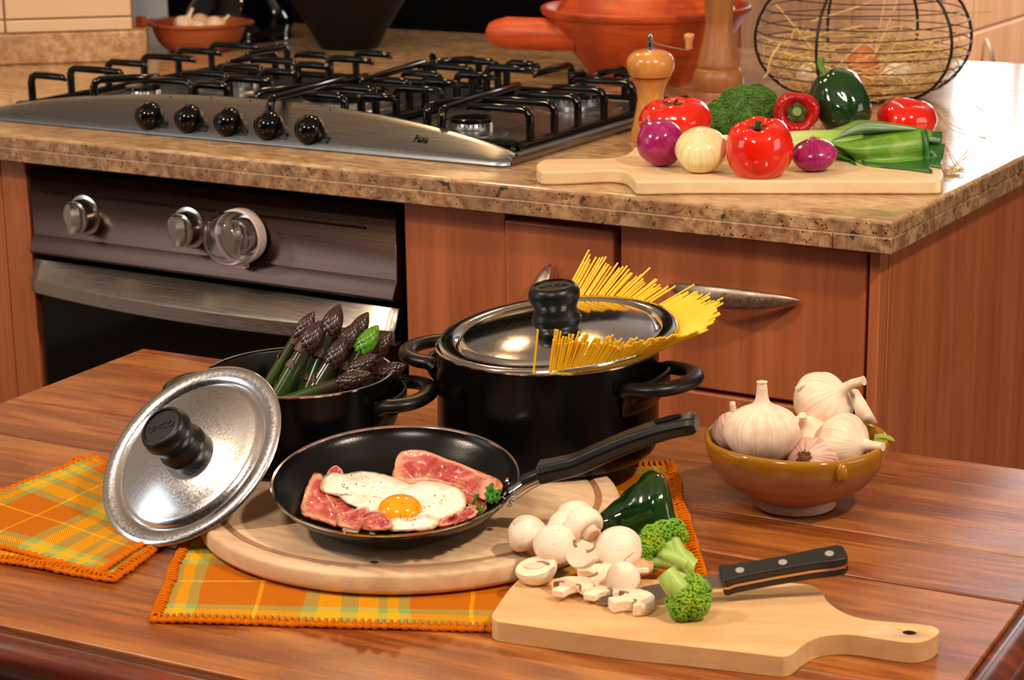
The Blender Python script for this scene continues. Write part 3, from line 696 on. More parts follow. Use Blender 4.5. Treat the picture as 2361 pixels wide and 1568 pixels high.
# window in the back wall
wi = struct('window_1', box(-1.42, -.24, RY1-.03, RY1-.001, 1.10, 1.14), M['wall'])
for b in ((-1.42, -.24, RY1-.12, RY1-.001, 2.10, 2.16), (-1.44, -1.40, RY1-.12, RY1-.001, 1.10, 2.16), (-.28, -.24, RY1-.12, RY1-.001, 1.10, 2.16), (-1.20, -1.165, RY1-.12, RY1-.065, 1.14, 2.10)):
    mk('window_frame', box(*b), M['wall'], wi)
# ------------------------------------------------------------------ table
TH = R_(3.25); TB = V((-.80688, -.24855, ZT)); TU = V((math.cos(TH), math.sin(TH), 0)); TV = V((-math.sin(TH), math.cos(TH), 0))
tm = Matrix.Translation(TB) @ Matrix.Rotation(TH, 4, 'Z')
t = T('wooden_table', 'old reddish-brown plank table with a rounded edge moulding', 'table', mw=tm)
TL, TD = 1.098, .706
def plank(x0, x1, y0, y1, m, nm='plank'): return mk(nm, box(x0, x1, y0, y1, -.022, 0), m, t, bevel=.0016, seg=2)
plank(0, TL, -.2255, 0, M['tw'][0]); plank(0, TL, -.3235, -.2262, M['tw'][1]); plank(0, TL, -.515, -.3270, M['tw'][2]); plank(0, TL, -TD, -.5154, M['tw'][1])
mk('underlayer', box(.01, TL-.005, -TD+.005, -.005, -.032, -.0225), M['mould'], t)
prf = [(0, -.003), (.004, -.0045), (.007, -.003), (.013, -.0035), (.020, -.008), (.024, -.015), (.0245, -.022), (.021, -.030), (.014, -.035), (.006, -.037), (0, -.037)]
path = [(-.0005, -TD, 0), (TL, -TD, 0), (TL, .0, 0)]
mb = MB(); vs = []
k = len(prf)
for (x, y, d) in ((-.0003, -TD, (0, -1)), (TL, -TD, (1, -1)), (TL, .002, (1, 0))):
    for a, b in prf: vs.append((x+d[0]*(a+.0012), y+d[1]*(a+.0012), b))
mb.add(vs, [(i*k+j, i*k+j+1, (i+1)*k+j+1, (i+1)*k+j) for i in range(2) for j in range(k-1)]+[tuple(range(k))[::-1], tuple(2*k+j for j in range(k))])
mk('edge_moulding', mb, M['mould'], t, ang=50)
mk('apron', box(.03, TL-.02, -TD+.02, -TD+.04, -.15, -.0325), M['mould'], t); mk('apron', box(TL-.04, TL-.02, -TD+.04, -.03, -.15, -.0325), M['mould'], t)
mk('apron', box(.03, .05, -TD+.04, -.03, -.15, -.0325), M['mould'], t)
for (x, y) in ((.06, -.06), (TL-.06, -.06), (.06, -TD+.06), (TL-.06, -TD+.06)):
    mk('leg', lathe([(0, -ZT), (.018, -ZT), (.026, -.6), (.022, -.5), (.032, -.2), (.03, -.15), (.03, -.033), (0, -.033)], 20).xf(Matrix.Translation((x, y, 0))), M['mould'], t)
# ------------------------------------------------------------------ napkins
def border_tube(name, pts, parent, r=.0032, amp=.0012, cl=True, k=.0065):
    # yarn edging with stitched loops
    L = 0; P = []; n = len(pts)
    pts = smc(pts, 1) if False else pts
    dense = []
    m = n if cl else n-1
    for i in range(m):
        a, b = V(pts[i]), V(pts[(i+1) % n]); q = max(1, int((b-a).length/.0016))
        for j in range(q): dense.append(a.lerp(b, j/q))
    rr = []
    for i, p in enumerate(dense):
        s = i*.0016; rr.append(r*(1+.28*math.sin(2*PI*s/k)+.12*noise.noise(p*120)))
        dense[i] = p+V((noise.noise(p*60)*.001, noise.noise(p*60+V((5, 5, 5)))*.001, 0))
    return mk(name, tube(dense, rr, 8, closed=cl, cap=not cl, flat=.75), M['yarn'], parent, ang=80)
def napkin(name, label, c, z0, th, nu=70, nv=50, amp=.0006, uv0=(0, 0), seed=0, lift=None, parent=None, grp=None):
    # c: four corners (world x,y) in order u0v0,u1v0,u1v1,u0v1
    c = [V((a[0], a[1], 0)) for a in c]; o = c[0].copy(); o.z = z0
    LU, LV = (c[1]-c[0]).length, (c[3]-c[0]).length
    def f(u, v):
        p = c[0].lerp(c[1], u).lerp(c[3].lerp(c[2], u), v)
        ed = min(u*LU, (1-u)*LU, v*LV, (1-v)*LV)
        z = th+amp*noise.noise(V((p.x*16, p.y*16, seed)))+amp*1.2*max(0, 1-ed/.012)*noise.noise(V((p.x*70, p.y*70, seed)))
        wx = .0022*noise.noise(V((p.x*25, p.y*25, seed+3)))
        if lift: z += lift(u, v)
        z += .0008
        return V((p.x+wx, p.y+wx*.7, z))-V((o.x, o.y, 0))
    t = parent or T(name, label, 'napkin', loc=o, group=grp)
    uvf = lambda u, v: (uv0[0]+u*LU+1e-5, uv0[1]+v*LV)
    mk('cloth', grid(f, nu, nv, uvf=uvf), M['plaid'], t, solid=0, ang=180)
    mk('underside', grid(lambda u, v: f(u, v)-V((0, 0, th*.65)), nu//3, nv//3, uvf=uvf), M['plaid'], t, ang=180)
    ring = [f(i/40, 0) for i in range(40)]+[f(1, i/30) for i in range(30)]+[f(1-i/40, 1) for i in range(40)]+[f(0, 1-i/30) for i in range(30)]
    ring = [p-V((0, 0, th*.35)) for p in ring]
    border_tube('stitched_edge', ring, t)
    # loose blanket stitches over the edge
    mb = MB(); ctr = f(.5, .5); acc = 0
    for i in range(len(ring)):
        a, b = ring[i], ring[(i+1) % len(ring)]; q = max(1, int(round((b-a).length/.0058)))
        for j in range(q):
            p = a.lerp(b, j/q); d = (b-a).normalized(); inn = V((-d.y, d.x, 0))
            if (ctr-p).dot(inn) < 0: inn = -inn
            h = .0016+th*.35; w_ = random.uniform(.0055, .0078)
            tube([p-inn*.002+V((0, 0, -.0008)), p+V((0, 0, h+.0012)), p+inn*w_*.6+V((0, 0, h+.0006)), p+inn*w_+V((0, 0, h-.0012))], [.0013, .0015, .0014, .0008], 5, mb=mb)
    tag(mk('stitches', mb, M['yarn'], t, ang=80), kind='stuff')
    return t
xy = lambda p: (p.x, p.y)
zn = .7425
nc = [xy(at(352, 1428, zn)), xy(at(1165, 1456, zn)), xy(at(1600, 1210, zn)), None]
# front-left corner, front-right (hidden under paddle board), far-right
a_, b_ = V((*nc[0], 0)), V((*xy(at(1135, 1452, zn)), 0)); fr_ = xy(at(1549, 1070, zn)); du = (b_-a_).normalized()
dv = V((-du.y, du.x, 0)); LUm = .375
lv = (V((*fr_, 0))-a_).dot(dv)
c0 = a_; c1 = a_+du*((V((*xy(at(1562, 1250, zn)), 0))-a_).dot(du)); c3 = a_+dv*.30-du*.03; c2 = V((*fr_, 0))
napkin('plaid_napkin', 'orange and green woven plaid napkin spread under the round board', [c0[:2], (a_+du*((c2-a_).dot(du)+.05))[:2], c2[:2], V((*xy(at(470, 1130, zn)), 0))[:2]], ZT, .0026, 110, 80, .0006, (0, 0), 1)
# folded napkin at left: lower and upper layer
q = [at(-230, 1215, zn), at(236, 1334, zn), at(470, 1215, zn), at(330, 1040, zn), ]
lo = [xy(at(-160, 1262, zn)), xy(at(262, 1338, zn)), xy(at(470, 1180, zn)), xy(at(180, 1060, zn))]
t2 = napkin('plaid_napkin', 'folded orange plaid napkin at the left under the leaning lid', lo, ZT, .0030, 60, 40, .0012, (.0, .0), 5)
o2 = t2.location.copy()
up = [xy(at(-190, 1205, zn+.006)), xy(at(232, 1310, zn+.006)), xy(at(440, 1170, zn+.006)), xy(at(215, 1046, zn+.006))]
def up_layer():
    c = [V((a[0], a[1], 0)) for a in up]; LU, LV = (c[1]-c[0]).length, (c[3]-c[0]).length
    def f(u, v):
        p = c[0].lerp(c[1], u).lerp(c[3].lerp(c[2], u), v)
        z = .0072+.0022*noise.noise(V((p.x*14, p.y*14, 9)))+.004*max(0, 1-abs(v-1)*6)*0-.0015*max(0, 1-v*7)
        return V((p.x, p.y, z+ZT))-o2
    uvf = lambda u, v: (u*LU+1e-5, v*LV)
    mk('top_fold', grid(f, 80, 50, uvf=uvf), M['plaid'], t2, ang=180)
    ring = [f(i/40, 0) for i in range(40)]+[f(1, i/30) for i in range(30)]+[f(1-i/40, 1) for i in range(40)]+[f(0, 1-i/30) for i in range(30)]
    border_tube('stitched_edge', [p-V((0, 0, .001)) for p in ring], t2, r=.003)
    # fold body between the layers along the back
    mk('fold_filling', grid(lambda u, v: f(u, v)-V((0, 0, .0022)), 20, 12, uvf=uvf), M['plaid'], t2, ang=180)
up_layer()
# ------------------------------------------------------------------ boards
ZB0, ZB = .7456, .7640
bc = (-.2100, -.5890, ZB0); rb = .1825; hB = ZB-ZB0
t = T('round_board', 'thick round wooden board with a juice groove under pans and pots', 'cutting board', loc=bc)
gz = hB-.0022
mk('board', lathe([(0, 0), (rb-.004, 0), (rb-.001, .002), (rb, .005), (rb, hB-.004), (rb-.0012, hB-.001), (rb-.004, hB), (rb-.0150, hB), (rb-.0165, hB-.0008), (rb-.019, gz), (rb-.0215, hB-.0008), (rb-.023, hB), (.08, hB), (0, hB)], 96), M['roundb'], t, ang=50)
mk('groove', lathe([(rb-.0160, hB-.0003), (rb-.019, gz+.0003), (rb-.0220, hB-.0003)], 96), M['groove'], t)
def knot(px, py, r, par, o, z=None):
    P = at(px, py, ZB+.0002); mk('knot', lathe([(0, .0001), (r*.5, .0004), (r, .0001), (r*1.1, 0)], 14).xf(Matrix.Translation(P-V(o)) @ Matrix.Diagonal((1.2, .9, 1, 1))), M['dark_hole'], par)
knot(863, 1296, .0028, t, bc)
def paddle(name, label, px, z0, z1, mat, hole=None, bev=.003, extra=None):
    pts = [at(a, b, z1) for a, b in px]; c = sum(pts, V())/len(pts); o = V((c.x, c.y, z0))
    sp = [p-o for p in pts]; t = T(name, label, 'cutting board', loc=o)
    pl = smc(sp, 4); mb = prism([(p.x, p.y) for p in pl], 0, z1-z0)
    # rotate mesh so the grain runs along its long side
    L = max(((a-b).length, a, b) for a in sp for b in sp); d = (L[2]-L[1]); ang = math.atan2(d.y, d.x)
    if abs(ang) > PI/2: ang -= math.copysign(PI, ang)
    rz = Matrix.Rotation(-ang, 4, 'Z'); mb.xf(rz)
    ob = mk('board', mb, mat, t, ang=30, bevel=bev, seg=3); ob.rotation_euler = (0, 0, ang)
    if hole:
        h = at(hole[0], hole[1], z1)-o
        cut = mk('hole_cutter', lathe([(0, -.03), (.0056, -.03), (.0056, .03), (0, .03)], 24), M['dark_hole'])
        for q_ in (cut, ob):
            bm = bmesh.new(); bm.from_mesh(q_.data); bmesh.ops.remove_doubles(bm, verts=bm.verts, dist=1e-6); bmesh.ops.recalc_face_normals(bm, faces=bm.faces); bm.to_mesh(q_.data); bm.free()
        cut.matrix_world = Matrix.Translation(h+o)
        md = ob.modifiers.new('bool', 'BOOLEAN'); md.object = cut; md.operation = 'DIFFERENCE'; md.solver = 'EXACT'
        bpy.context.view_layer.update(); dg = bpy.context.evaluated_depsgraph_get()
        me = bpy.data.meshes.new_from_object(ob.evaluated_get(dg)); ob.modifiers.clear(); ob.data = me; bpy.data.objects.remove(cut)
        mk('hole_wall', lathe([(.00555, -.0150), (.00555, -.0012)], 24).xf(Matrix.Translation(h)), M['dark_hole'], t)
    return t, o
ZPa, ZP = .7404, .7562
pad, pado = paddle('paddle_board', 'beech paddle cutting board in front with sliced mushrooms and knife', [(1134, 1421), (1143, 1403), (1169, 1366), (1190, 1342), (1203, 1335), (1225, 1334), (1400, 1335), (1560, 1337), (1752, 1341), (1847, 1346), (1876, 1352), (1893, 1364), (1909, 1388), (1943, 1412), (1990, 1427), (2062, 1435), (2124, 1440), (2155, 1446), (2165, 1458), (2143, 1475), (2105, 1482), (2048, 1476), (1990, 1467), (1943, 1463), (1890, 1469), (1853, 1487), (1828, 1507), (1812, 1513), (1790, 1513), (1704, 1503), (1561, 1487), (1430, 1473), (1180, 1438), (1145, 1432)], ZPa, ZP, M['paddle'], hole=(2097, 1457))
ZQ = .9360
pad2, pad2o = paddle('paddle_board', 'pale pine paddle board on the worktop loaded with vegetables', [(1237, 384), (1240, 375), (1262, 367), (1320, 366), (1400, 365), (1440, 357), (1458, 346), (1475, 338), (1600, 338), (1800, 345), (2000, 354), (2120, 366), (2160, 380), (2175, 397), (2172, 412), (2155, 416), (2000, 416), (1800, 416), (1600, 416), (1480, 418), (1462, 414), (1452, 402), (1436, 394), (1400, 391), (1330, 394), (1260, 396), (1243, 393)], ZC+.0004, ZQ, M['paddle2'], bev=.005)
# ------------------------------------------------------------------ pots
def loop_handle(t, R, z, ang, w=.040, out=.040, r=.0088):
    rz = Matrix.Rotation(ang, 4, 'Z'); pts = []
    for i in range(17):
        a = -PI/2+PI*i/16; pts.append((R-.004+out*math.cos(a)**.8+.004, w*math.sin(a)*(1 if abs(math.sin(a)) < .9 else 1), 0+.002*math.cos(a)))
    pts = [(R-.006, -w*1.0, -.004)]+pts+[(R-.006, w*1.0, -.004)]
    h = mk('handle', tube(sm([V(p)+V((0, 0, z)) for p in pts], 3), r, 12, flat=.72, upv=(0, 0, 1)).xf(rz), M['bplast'], t, ang=80)
    # bracket plate against the wall
    def f(u, v):
        a = (u-.5)*2*w*1.05/R; rr = R+.0012+.010*(v if v < .5 else 1)*(1-(2*u-1)**6); zz = z+.004-.030*(1-v); return (rr*math.cos(a), rr*math.sin(a), zz)
    mk('mount', grid(f, 16, 6).xf(rz), M['bplast'], h, ang=60, solid=.003)
    return h
def pot(name, label, P, z0, R, H, hd, fil=.016):
    o = V((P.x, P.y, z0)); t = T(name, label, 'pot', loc=o); th = .0022
    pr = [(0, 0), (R-fil*1.2, 0)]
    for i in range(6): a = PI/2*i/5; pr.append((R-fil+fil*math.sin(a)-.0, fil-fil*math.cos(a)))
    pr += [(R, H*.5), (R, H-.001)]
    mk('body', lathe(pr, 72), M['potout'], t, ang=50)
    mk('inside', lathe([(R-th*.3, H-.0006), (R-th, H-.003), (R-th, H*.5), (R-th-.001, fil), (R-fil, th+.001), (0, th+.001)], 72), M['potin'], t, ang=60)
    mk('rim', lathe([(R-th*.6, H-.0018), (R-th*.7, H+.0002), (R, H+.0008), (R+.0010, H+.0002), (R+.0010, H-.0012), (R, H-.0016)], 72), M['chrome'], t)
    for a in hd: loop_handle(t, R, H-.020, a, out=.040 if R > .09 else .034)
    return t, o
PA = at(1262, 794, .865); PB = at(690, 856, .844)
RA, RB = .1019, .0853
def hang(P, px, py, z): q = at(px, py, z); return math.atan2(q.y-P.y, q.x-P.x)
aA = hang(PA, 1590, 885, .845); aB = hang(PB, 992, 906, .826)
potA, oA = pot('cooking_pot', 'tall black two-handled pot holding spaghetti under its steel lid', PA, ZB+.0002, RA, .865-ZB, (aA, aA+PI))
potB, oB = pot('cooking_pot', 'smaller black two-handled pot holding the asparagus spears', PB, ZB+.0002, RB, .844-ZB, (aB, aB+PI))
def lid(name, label, mw, R, mat, kr=.0215, s=1.0):
    t = T(name, label, 'lid', mw=mw)
    pr = [(R, -.0016), (R+.0008, -.0006), (R, .0006), (R-.004, .0012), (R-.012, .0012), (R-.0145, -.0006), (R-.0165, -.0024), (R-.0185, -.0010), (R-.021, .0016), (R-.024, .0020)]
    for i in range(1, 11):
        q = i/10; r = (R-.024)*(1-q); pr.append((r, .0020+.010*(1-(1-q)**2)))
    mk('lid_plate', lathe(pr, 96), mat, t, ang=70)
    un = [(r, z-.0011) for r, z in pr]; mk('underside', lathe(un[::-1], 72), mat, t, ang=70)
    z = .0105
    kp = [(0, z), (kr*1.05, z), (kr*1.08, z+.002), (kr*1.02, z+.006), (kr*.94, z+.009), (kr*.92, z+.012), (kr*.94, z+.0145), (kr*1.03, z+.0185), (kr*1.10, z+.0235), (kr*1.10, z+.0275), (kr*1.02, z+.0320), (kr*.88, z+.0345), (kr*.82, z+.0346), (kr*.80, z+.0330), (0, z+.0330)]
    k = mk('knob', lathe([(r, z+(zz-z)*s) for r, zz in kp], 56), M['bplast'], t, ang=40)
    text('embossed_mark', 'UMCO', .0088, M['bplast'], k, Matrix.Translation((0, 0, z+.0331*s)), ext=.0005)
    return t
nA = V((-.045, -.088, .996)).normalized()
PL = at(1286, 764, .8745)
lid('pot_lid', 'shiny steel lid with black knob resting on the spaghetti pot', frame(PL, nA, RT), .1095, M['chrome'])
nB = V((-.10037, -.67996, .72634)); PLB = pd(438, 1046, 1.772)
lid('pot_lid', 'steel lid with black knob leaning at the left on the plaid napkin', frame(PLB, nB, RT), .0896, M['lidm'], kr=.0205)
# ------------------------------------------------------------------ spaghetti
zr_ = .865
tips = [(-98, 1240, 760), (-90, 1278, 772), (-75, 1372, 785), (-60, 1440, 793), (-45, 1520, 783), (-35, 1588, 770), (-25, 1615, 768), (-10, 1635, 742), (0, 1642, 712), (20, 1612, 690), (40, 1575, 676), (50, 1535, 662), (60, 1478, 645), (72, 1412, 622), (86, 1345, 598)]
def tipat(tt):
    for a, b in zip(tips, tips[1:]):
        if a[0] <= tt <= b[0]: q = (tt-a[0])/(b[0]-a[0]); return a[1]+(b[1]-a[1])*q, a[2]+(b[2]-a[2])*q
    return tips[-1][1:]
rcx, rcy = 1262, 794; meshes = {}
def strand(P0, P1, lab, grp):
    d = P1-P0; L = d.length; key = 'm'
    o = mk('spaghetti', tube([(0, 0, 0), (0, 0, L)], .00104, 6), M['pasta'], ang=80, mw=frame(P0, d))
    tag(o, lab, 'pasta', grp)
LBL = ['yellow dry spaghetti strand in the short row in front of the pot lid', 'yellow dry spaghetti strand in the dense fan right of the pot lid', 'yellow dry spaghetti strand standing behind the back edge of the pot lid']
GRP = ['spaghetti in front of the lid', 'spaghetti fan right of the lid', 'spaghetti behind the lid']
random.seed(11)
nS = 0; seq = [-98]
tt = -90.0
while tt < 86:
    seq.append(tt); tt += random.uniform(.75, 1.3) if tt < -40 else random.uniform(1.0, 1.7)
for tt in seq:
    for lay in range(1 if tt == -98 else 2):
        if 42 < tt < 46: continue
        tj = tt+random.uniform(-.6, .6) if lay else tt
        rr = RA-.0032-lay*.0021+(.0014 if tj > 45 else 0)
        a = R_(tj); pr_ = V((PA.x, PA.y, zr_))
        # rim point from its angle in the view
        e = RT.copy(); e.z = 0; e.normalize(); f_ = V((-e.y, e.x, 0))
        rim = pr_+e*math.cos(a)*rr+f_*math.sin(a)*rr
        tx, ty = tipat(tj); back = tj > 25
        sh = random.gauss(0, .09) if tt != -98 else 0
        rp = ((rim-CP).dot(RT)/dep(rim)*F+CX, CY-(rim-CP).dot(UP)/dep(rim)*F)
        if random.random() < .07: sh += .18
        sh = max(-.25, min(.28, sh))
        tx += (tx-rp[0])*sh; ty += (ty-rp[1])*sh
        dd = .018 if tj > 40 else (-.014 if tj < -45 else (-.014*(-tj-15)/30 if tj < -15 else .0))
        if tj > 60: dd = .030
        tip = pd(tx, ty, dep(rim)+dd)
        d = (rim-tip).normalized(); bot = rim.copy()
        for k in range(1, 160):
            p = rim+d*(k*.001)
            if p.z < ZB+.006 or (V((p.x-PA.x, p.y-PA.y, 0)).length > RA-.005 and k > 8): break
            bot = p
        strand(bot, tip, 'single yellow spaghetti strand standing apart at the front of the lid' if tt == -98 else LBL[0 if tj < -32 else (2 if tj > 46 else 1)], None if tt == -98 else GRP[0 if tj < -32 else (2 if tj > 46 else 1)])
        nS += 1
print('spaghetti', nS)
# ------------------------------------------------------------------ asparagus
def spear(label, tip, base, r=.0068, green=False, dt=0, db=.0, kink=0):
    dB = dep(V((PB.x, PB.y, .84)))
    P1 = pd(tip[0], tip[1], dB+dt); Pm = pd(base[0], base[1], dB+db)
    d = (Pm-P1).normalized(); P0 = Pm.copy()
    for k in range(1, 90):
        p = Pm+d*k*.001
        if p.z < ZB+.011 or V((p.x-PB.x, p.y-PB.y, 0)).length > RB-.010: break
        P0 = p
    L = (P1-P0).length; t = T('asparagus_spear', label, 'asparagus', mw=frame(P0, P1-P0), group=None)
    bend = random.uniform(-.004, .004)
    path = [(bend*math.sin(PI*i/12), bend*.5*math.sin(PI*i/12), (L-.022)*i/12) for i in range(13)]
    mk('stalk', tube(path, [r*(1.0-.12*i/12+.03*noise.noise(V((i*.7, r*900, 0)))) for i in range(13)], 14), M['asp'], t, ang=80)
    mb = MB(); n = 54
    for i in range(n):
        q = i/n; z = L-.024+.0225*q; pr_ = r*(1.15+.22*math.sin(PI*min(1, q*1.1)))*(1-q**3.5*.74)
        a = i*2.39996; sc_ = r*.62*(1-.35*q)
        m = Matrix.Translation((math.cos(a)*pr_*.72, math.sin(a)*pr_*.72, z)) @ Matrix.Rotation(a, 4, 'Z') @ Matrix.Rotation(-.10-.22*q, 4, 'Y')
        mb.merge(ellipsoid(sc_*.26, sc_*.66, sc_*1.45, 8, 6), m)
    mb.merge(ellipsoid(r*.95, r*.95, .014, 12, 8), Matrix.Translation((0, 0, L-.015)))
    mk('tip', mb, M['asptipg'] if green else M['asptip'], t, ang=80)
    for k in range(4):
        z = L*(.35+.14*k)+random.uniform(-.004, .004); a = random.uniform(0, 6.28) if k % 2 else random.uniform(3.6, 5.6)
        def f(u, v):
            w_ = (1-v)**.6*(u-.5)*1.25; return ((r*1.04+.0006+.0009*v)*math.cos(a+w_), (r*1.04+.0006+.0009*v)*math.sin(a+w_), z+v*.0090)
        mk('scale', grid(f, 6, 5), M['aspscale'], t, ang=80)
sp = [('slender asparagus spear leaning furthest left in the small pot', (722, 722), (622, 888), .0058, 0, .016, .008),
      ('asparagus spear with a long ruffled purple tip, left front of the bunch', (738, 745), (645, 912), .0072, 0, .0, -.012),
      ('asparagus spear with the tallest dark tip', (781, 708), (702, 905), .0072, 0, .022, .004),
      ('asparagus spear with a curled brown tip at the top right', (846, 724), (742, 905), .0062, 0, .034, .022),
      ('asparagus spear with a pale olive tip in the middle of the bunch', (822, 748), (733, 908), .0070, 0, .012, .004),
      ('asparagus spear with short dark tip, centre of the bunch', (795, 780), (722, 914), .0066, 0, -.004, -.016),
      ('asparagus spear with an open bright green tip', (868, 755), (770, 905), .0068, 1, .010, .0),
      ('asparagus spear with small brown tip right of the green one', (900, 768), (800, 905), .0062, 0, .026, .018),
      ('asparagus spear with pinkish grey scaled tip facing the viewer', (862, 822), (762, 908), .0070, 0, -.016, -.014),
      ('asparagus spear lying lowest in front with a reddish tip', (850, 862), (722, 915), .0066, 0, -.034, -.030),
      ('asparagus spear reaching furthest right over the pot rim', (930, 843), (800, 905), .0072, 0, .018, .014)]
for i, s in enumerate(sp):
    random.seed(40+i); spear(s[0], s[1], s[2], s[3]*1.22, bool(s[4]), s[5], s[6])
# ------------------------------------------------------------------ frying pan
PP = at(912, 1101, .803); nP = V((.05645, -.11518, .99174)).normalized()
pm = frame(PP, nP, RT); RP, HP = .1034, .0293
t = T('frying_pan', 'black frying pan with bacon and egg on the round board', 'frying pan', mw=pm)
# radius profile
inn = [(0, -HP+.0035), (.060, -HP+.0035), (.070, -HP+.0045), (.080, -HP+.0090), (.090, -HP+.0165), (.098, -.0060), (RP-.0016, -.0004)]
ins = sm([(r, 0, z) for r, z in inn], 4); inr = [(max(0, p.x), p.z) for p in ins]
mk('cooking_surface', lathe(inr, 96), M['nonstick'], t, ang=70)
outp = sm([(0, 0, -HP), (.062, 0, -HP), (.070, 0, -HP+.001), (.081, 0, -HP+.0062), (.0915, 0, -HP+.0145), (.0995, 0, -.0070), (RP, 0, -.0012)], 4)
mk('outer_shell', lathe([(max(0, p.x), p.z) for p in outp], 96), M['panout'], t, ang=70)
mk('rim', lathe([(RP-.0019, -.0009), (RP-.0017, .0002), (RP, .0007), (RP+.0007, 0), (RP+.0005, -.0014), (RP-.0004, -.0016)], 96), M['chrome'], t)
pmi = pm.inverted()
# handle in the plane of the pan axis
q = atp(1184, 1124, PP, nP); dh = (q-PP); dh = (dh-nP*dh.dot(nP)).normalized(); side = nP.cross(dh)
def hp(px, py): return pmi @ atp(px, py, PP, side)
hl = [hp(*a) for a in ((1183, 1137), (1198, 1128), (1222, 1112), (1255, 1096))]
mk('ferrule', tube(sm(hl, 3), [.0076]*10, 12, flat=.8, upv=(pmi.to_3x3() @ nP)), M['chrome'], t, ang=60)
hq = [hp(*a) for a in ((1243, 1090), (1262, 1086), (1290, 1080), (1330, 1070), (1380, 1048), (1440, 1022), (1500, 1000), (1550, 985), (1606, 974))]
hs = sm(hq, 4); n = len(hs)
def hand():
    # hexagonal section with a slot near the end
    mb = MB(); nl = pmi.to_3x3() @ nP; sd = pmi.to_3x3() @ side; vs = []
    for i, p in enumerate(hs):
        q = i/(n-1); tdir = (hs[min(n-1, i+1)]-hs[max(0, i-1)]).normalized(); upn = (nl-tdir*nl.dot(tdir)).normalized()
        w_ = .0118-.002*math.sin(PI*q)+.001*q; h_ = .0085-.0012*q
        if i == 0: w_ *= .7; h_ *= .7
        if i == n-1: w_ *= .86; h_ *= .8
        for a, b in ((-.62, 1), (.62, 1), (1, .35), (.92, -.7), (.5, -1), (-.5, -1), (-.92, -.7), (-1, .35)):
            vs.append(p+sd*(a*w_)+upn*(b*h_))
    fs = [(i*8+k, i*8+(k+1) % 8, (i+1)*8+(k+1) % 8, (i+1)*8+k) for i in range(n-1) for k in range(8)]+[tuple(range(8))[::-1], tuple((n-1)*8+k for k in range(8))]
    return mb.add(vs, fs)
ho = mk('handle', hand(), M['bplast'], t, ang=35, bevel=.0012)
# hanging slot: dark recess set in the top face
nl = pmi.to_3x3() @ nP; sd = pmi.to_3x3() @ side
k0, k1 = int(n*.76), int(n*.93); mb = MB(); vs = []
for i in range(13):
    q = i/12; p = hs[k0].lerp(hs[k1], q); tdir = (hs[k1]-hs[k0]).normalized(); upn = (nl-tdir*nl.dot(tdir)).normalized(); p = p+upn*(.0085-.0012*.85+.0014)
    w_ = .0048*math.sqrt(max(0, 1-(2*q-1)**2))+.0001
    vs += [p-sd*w_, p+sd*w_]
mb.add(vs, [(2*i, 2*i+1, 2*i+3, 2*i+2) for i in range(12)]); mk('hanging_slot', mb, M['matblack'], ho, smooth=False)
mk('collar', tube([hp(1206, 1108), hp(1246, 1091)], [.0078, .0078], 8, flat=.6, upv=nl), M['bplast'], t, bevel=.001)
def rivet(px, py, off):
    r_ = ray(px, py); o_l = pmi @ CP; d_l = pmi.to_3x3() @ r_
    for i in range(4000):
        p = o_l+d_l*(1.4+i*.0002)
        r = math.hypot(p.x, p.y)
        if surfz(r) is not None and p.z < surfz(r): break
    inw = V((-p.x, -p.y, .6*r)).normalized()
    mk('rivet', lathe([(0, .0022), (.003, .0016), (.0040, 0)], 16).xf(frame(p+inw*.0002, inw)), M['chrome'], t)
def surfz(r):
    if r > RP: return None
    for (a, za), (b, zb) in zip(inr, inr[1:]):
        if a <= r <= b: return za+(zb-za)*(r-a)/max(1e-9, b-a)
    return inr[-1][1]
rivet(1168, 1110, 0); rivet(1164, 1143, 0)
for px, py in ((1181, 1153), (1189, 1140)):
    p = hp(px, py); out = V((p.x, p.y, -.4*.1)).normalized(); p = V((RP-.004, 0, -.008))
    a = math.atan2(hl[0].y, hl[0].x)+(-.12 if px == 1181 else -.04); p = V((math.cos(a)*(RP-.0035), math.sin(a)*(RP-.0035), -.0085)); out = V((math.cos(a), math.sin(a), -.5)).normalized()
    mk('rivet', lathe([(0, .004), (.0028, .003), (.0038, 0)], 16).xf(frame(p, out)), M['chrome'], t)
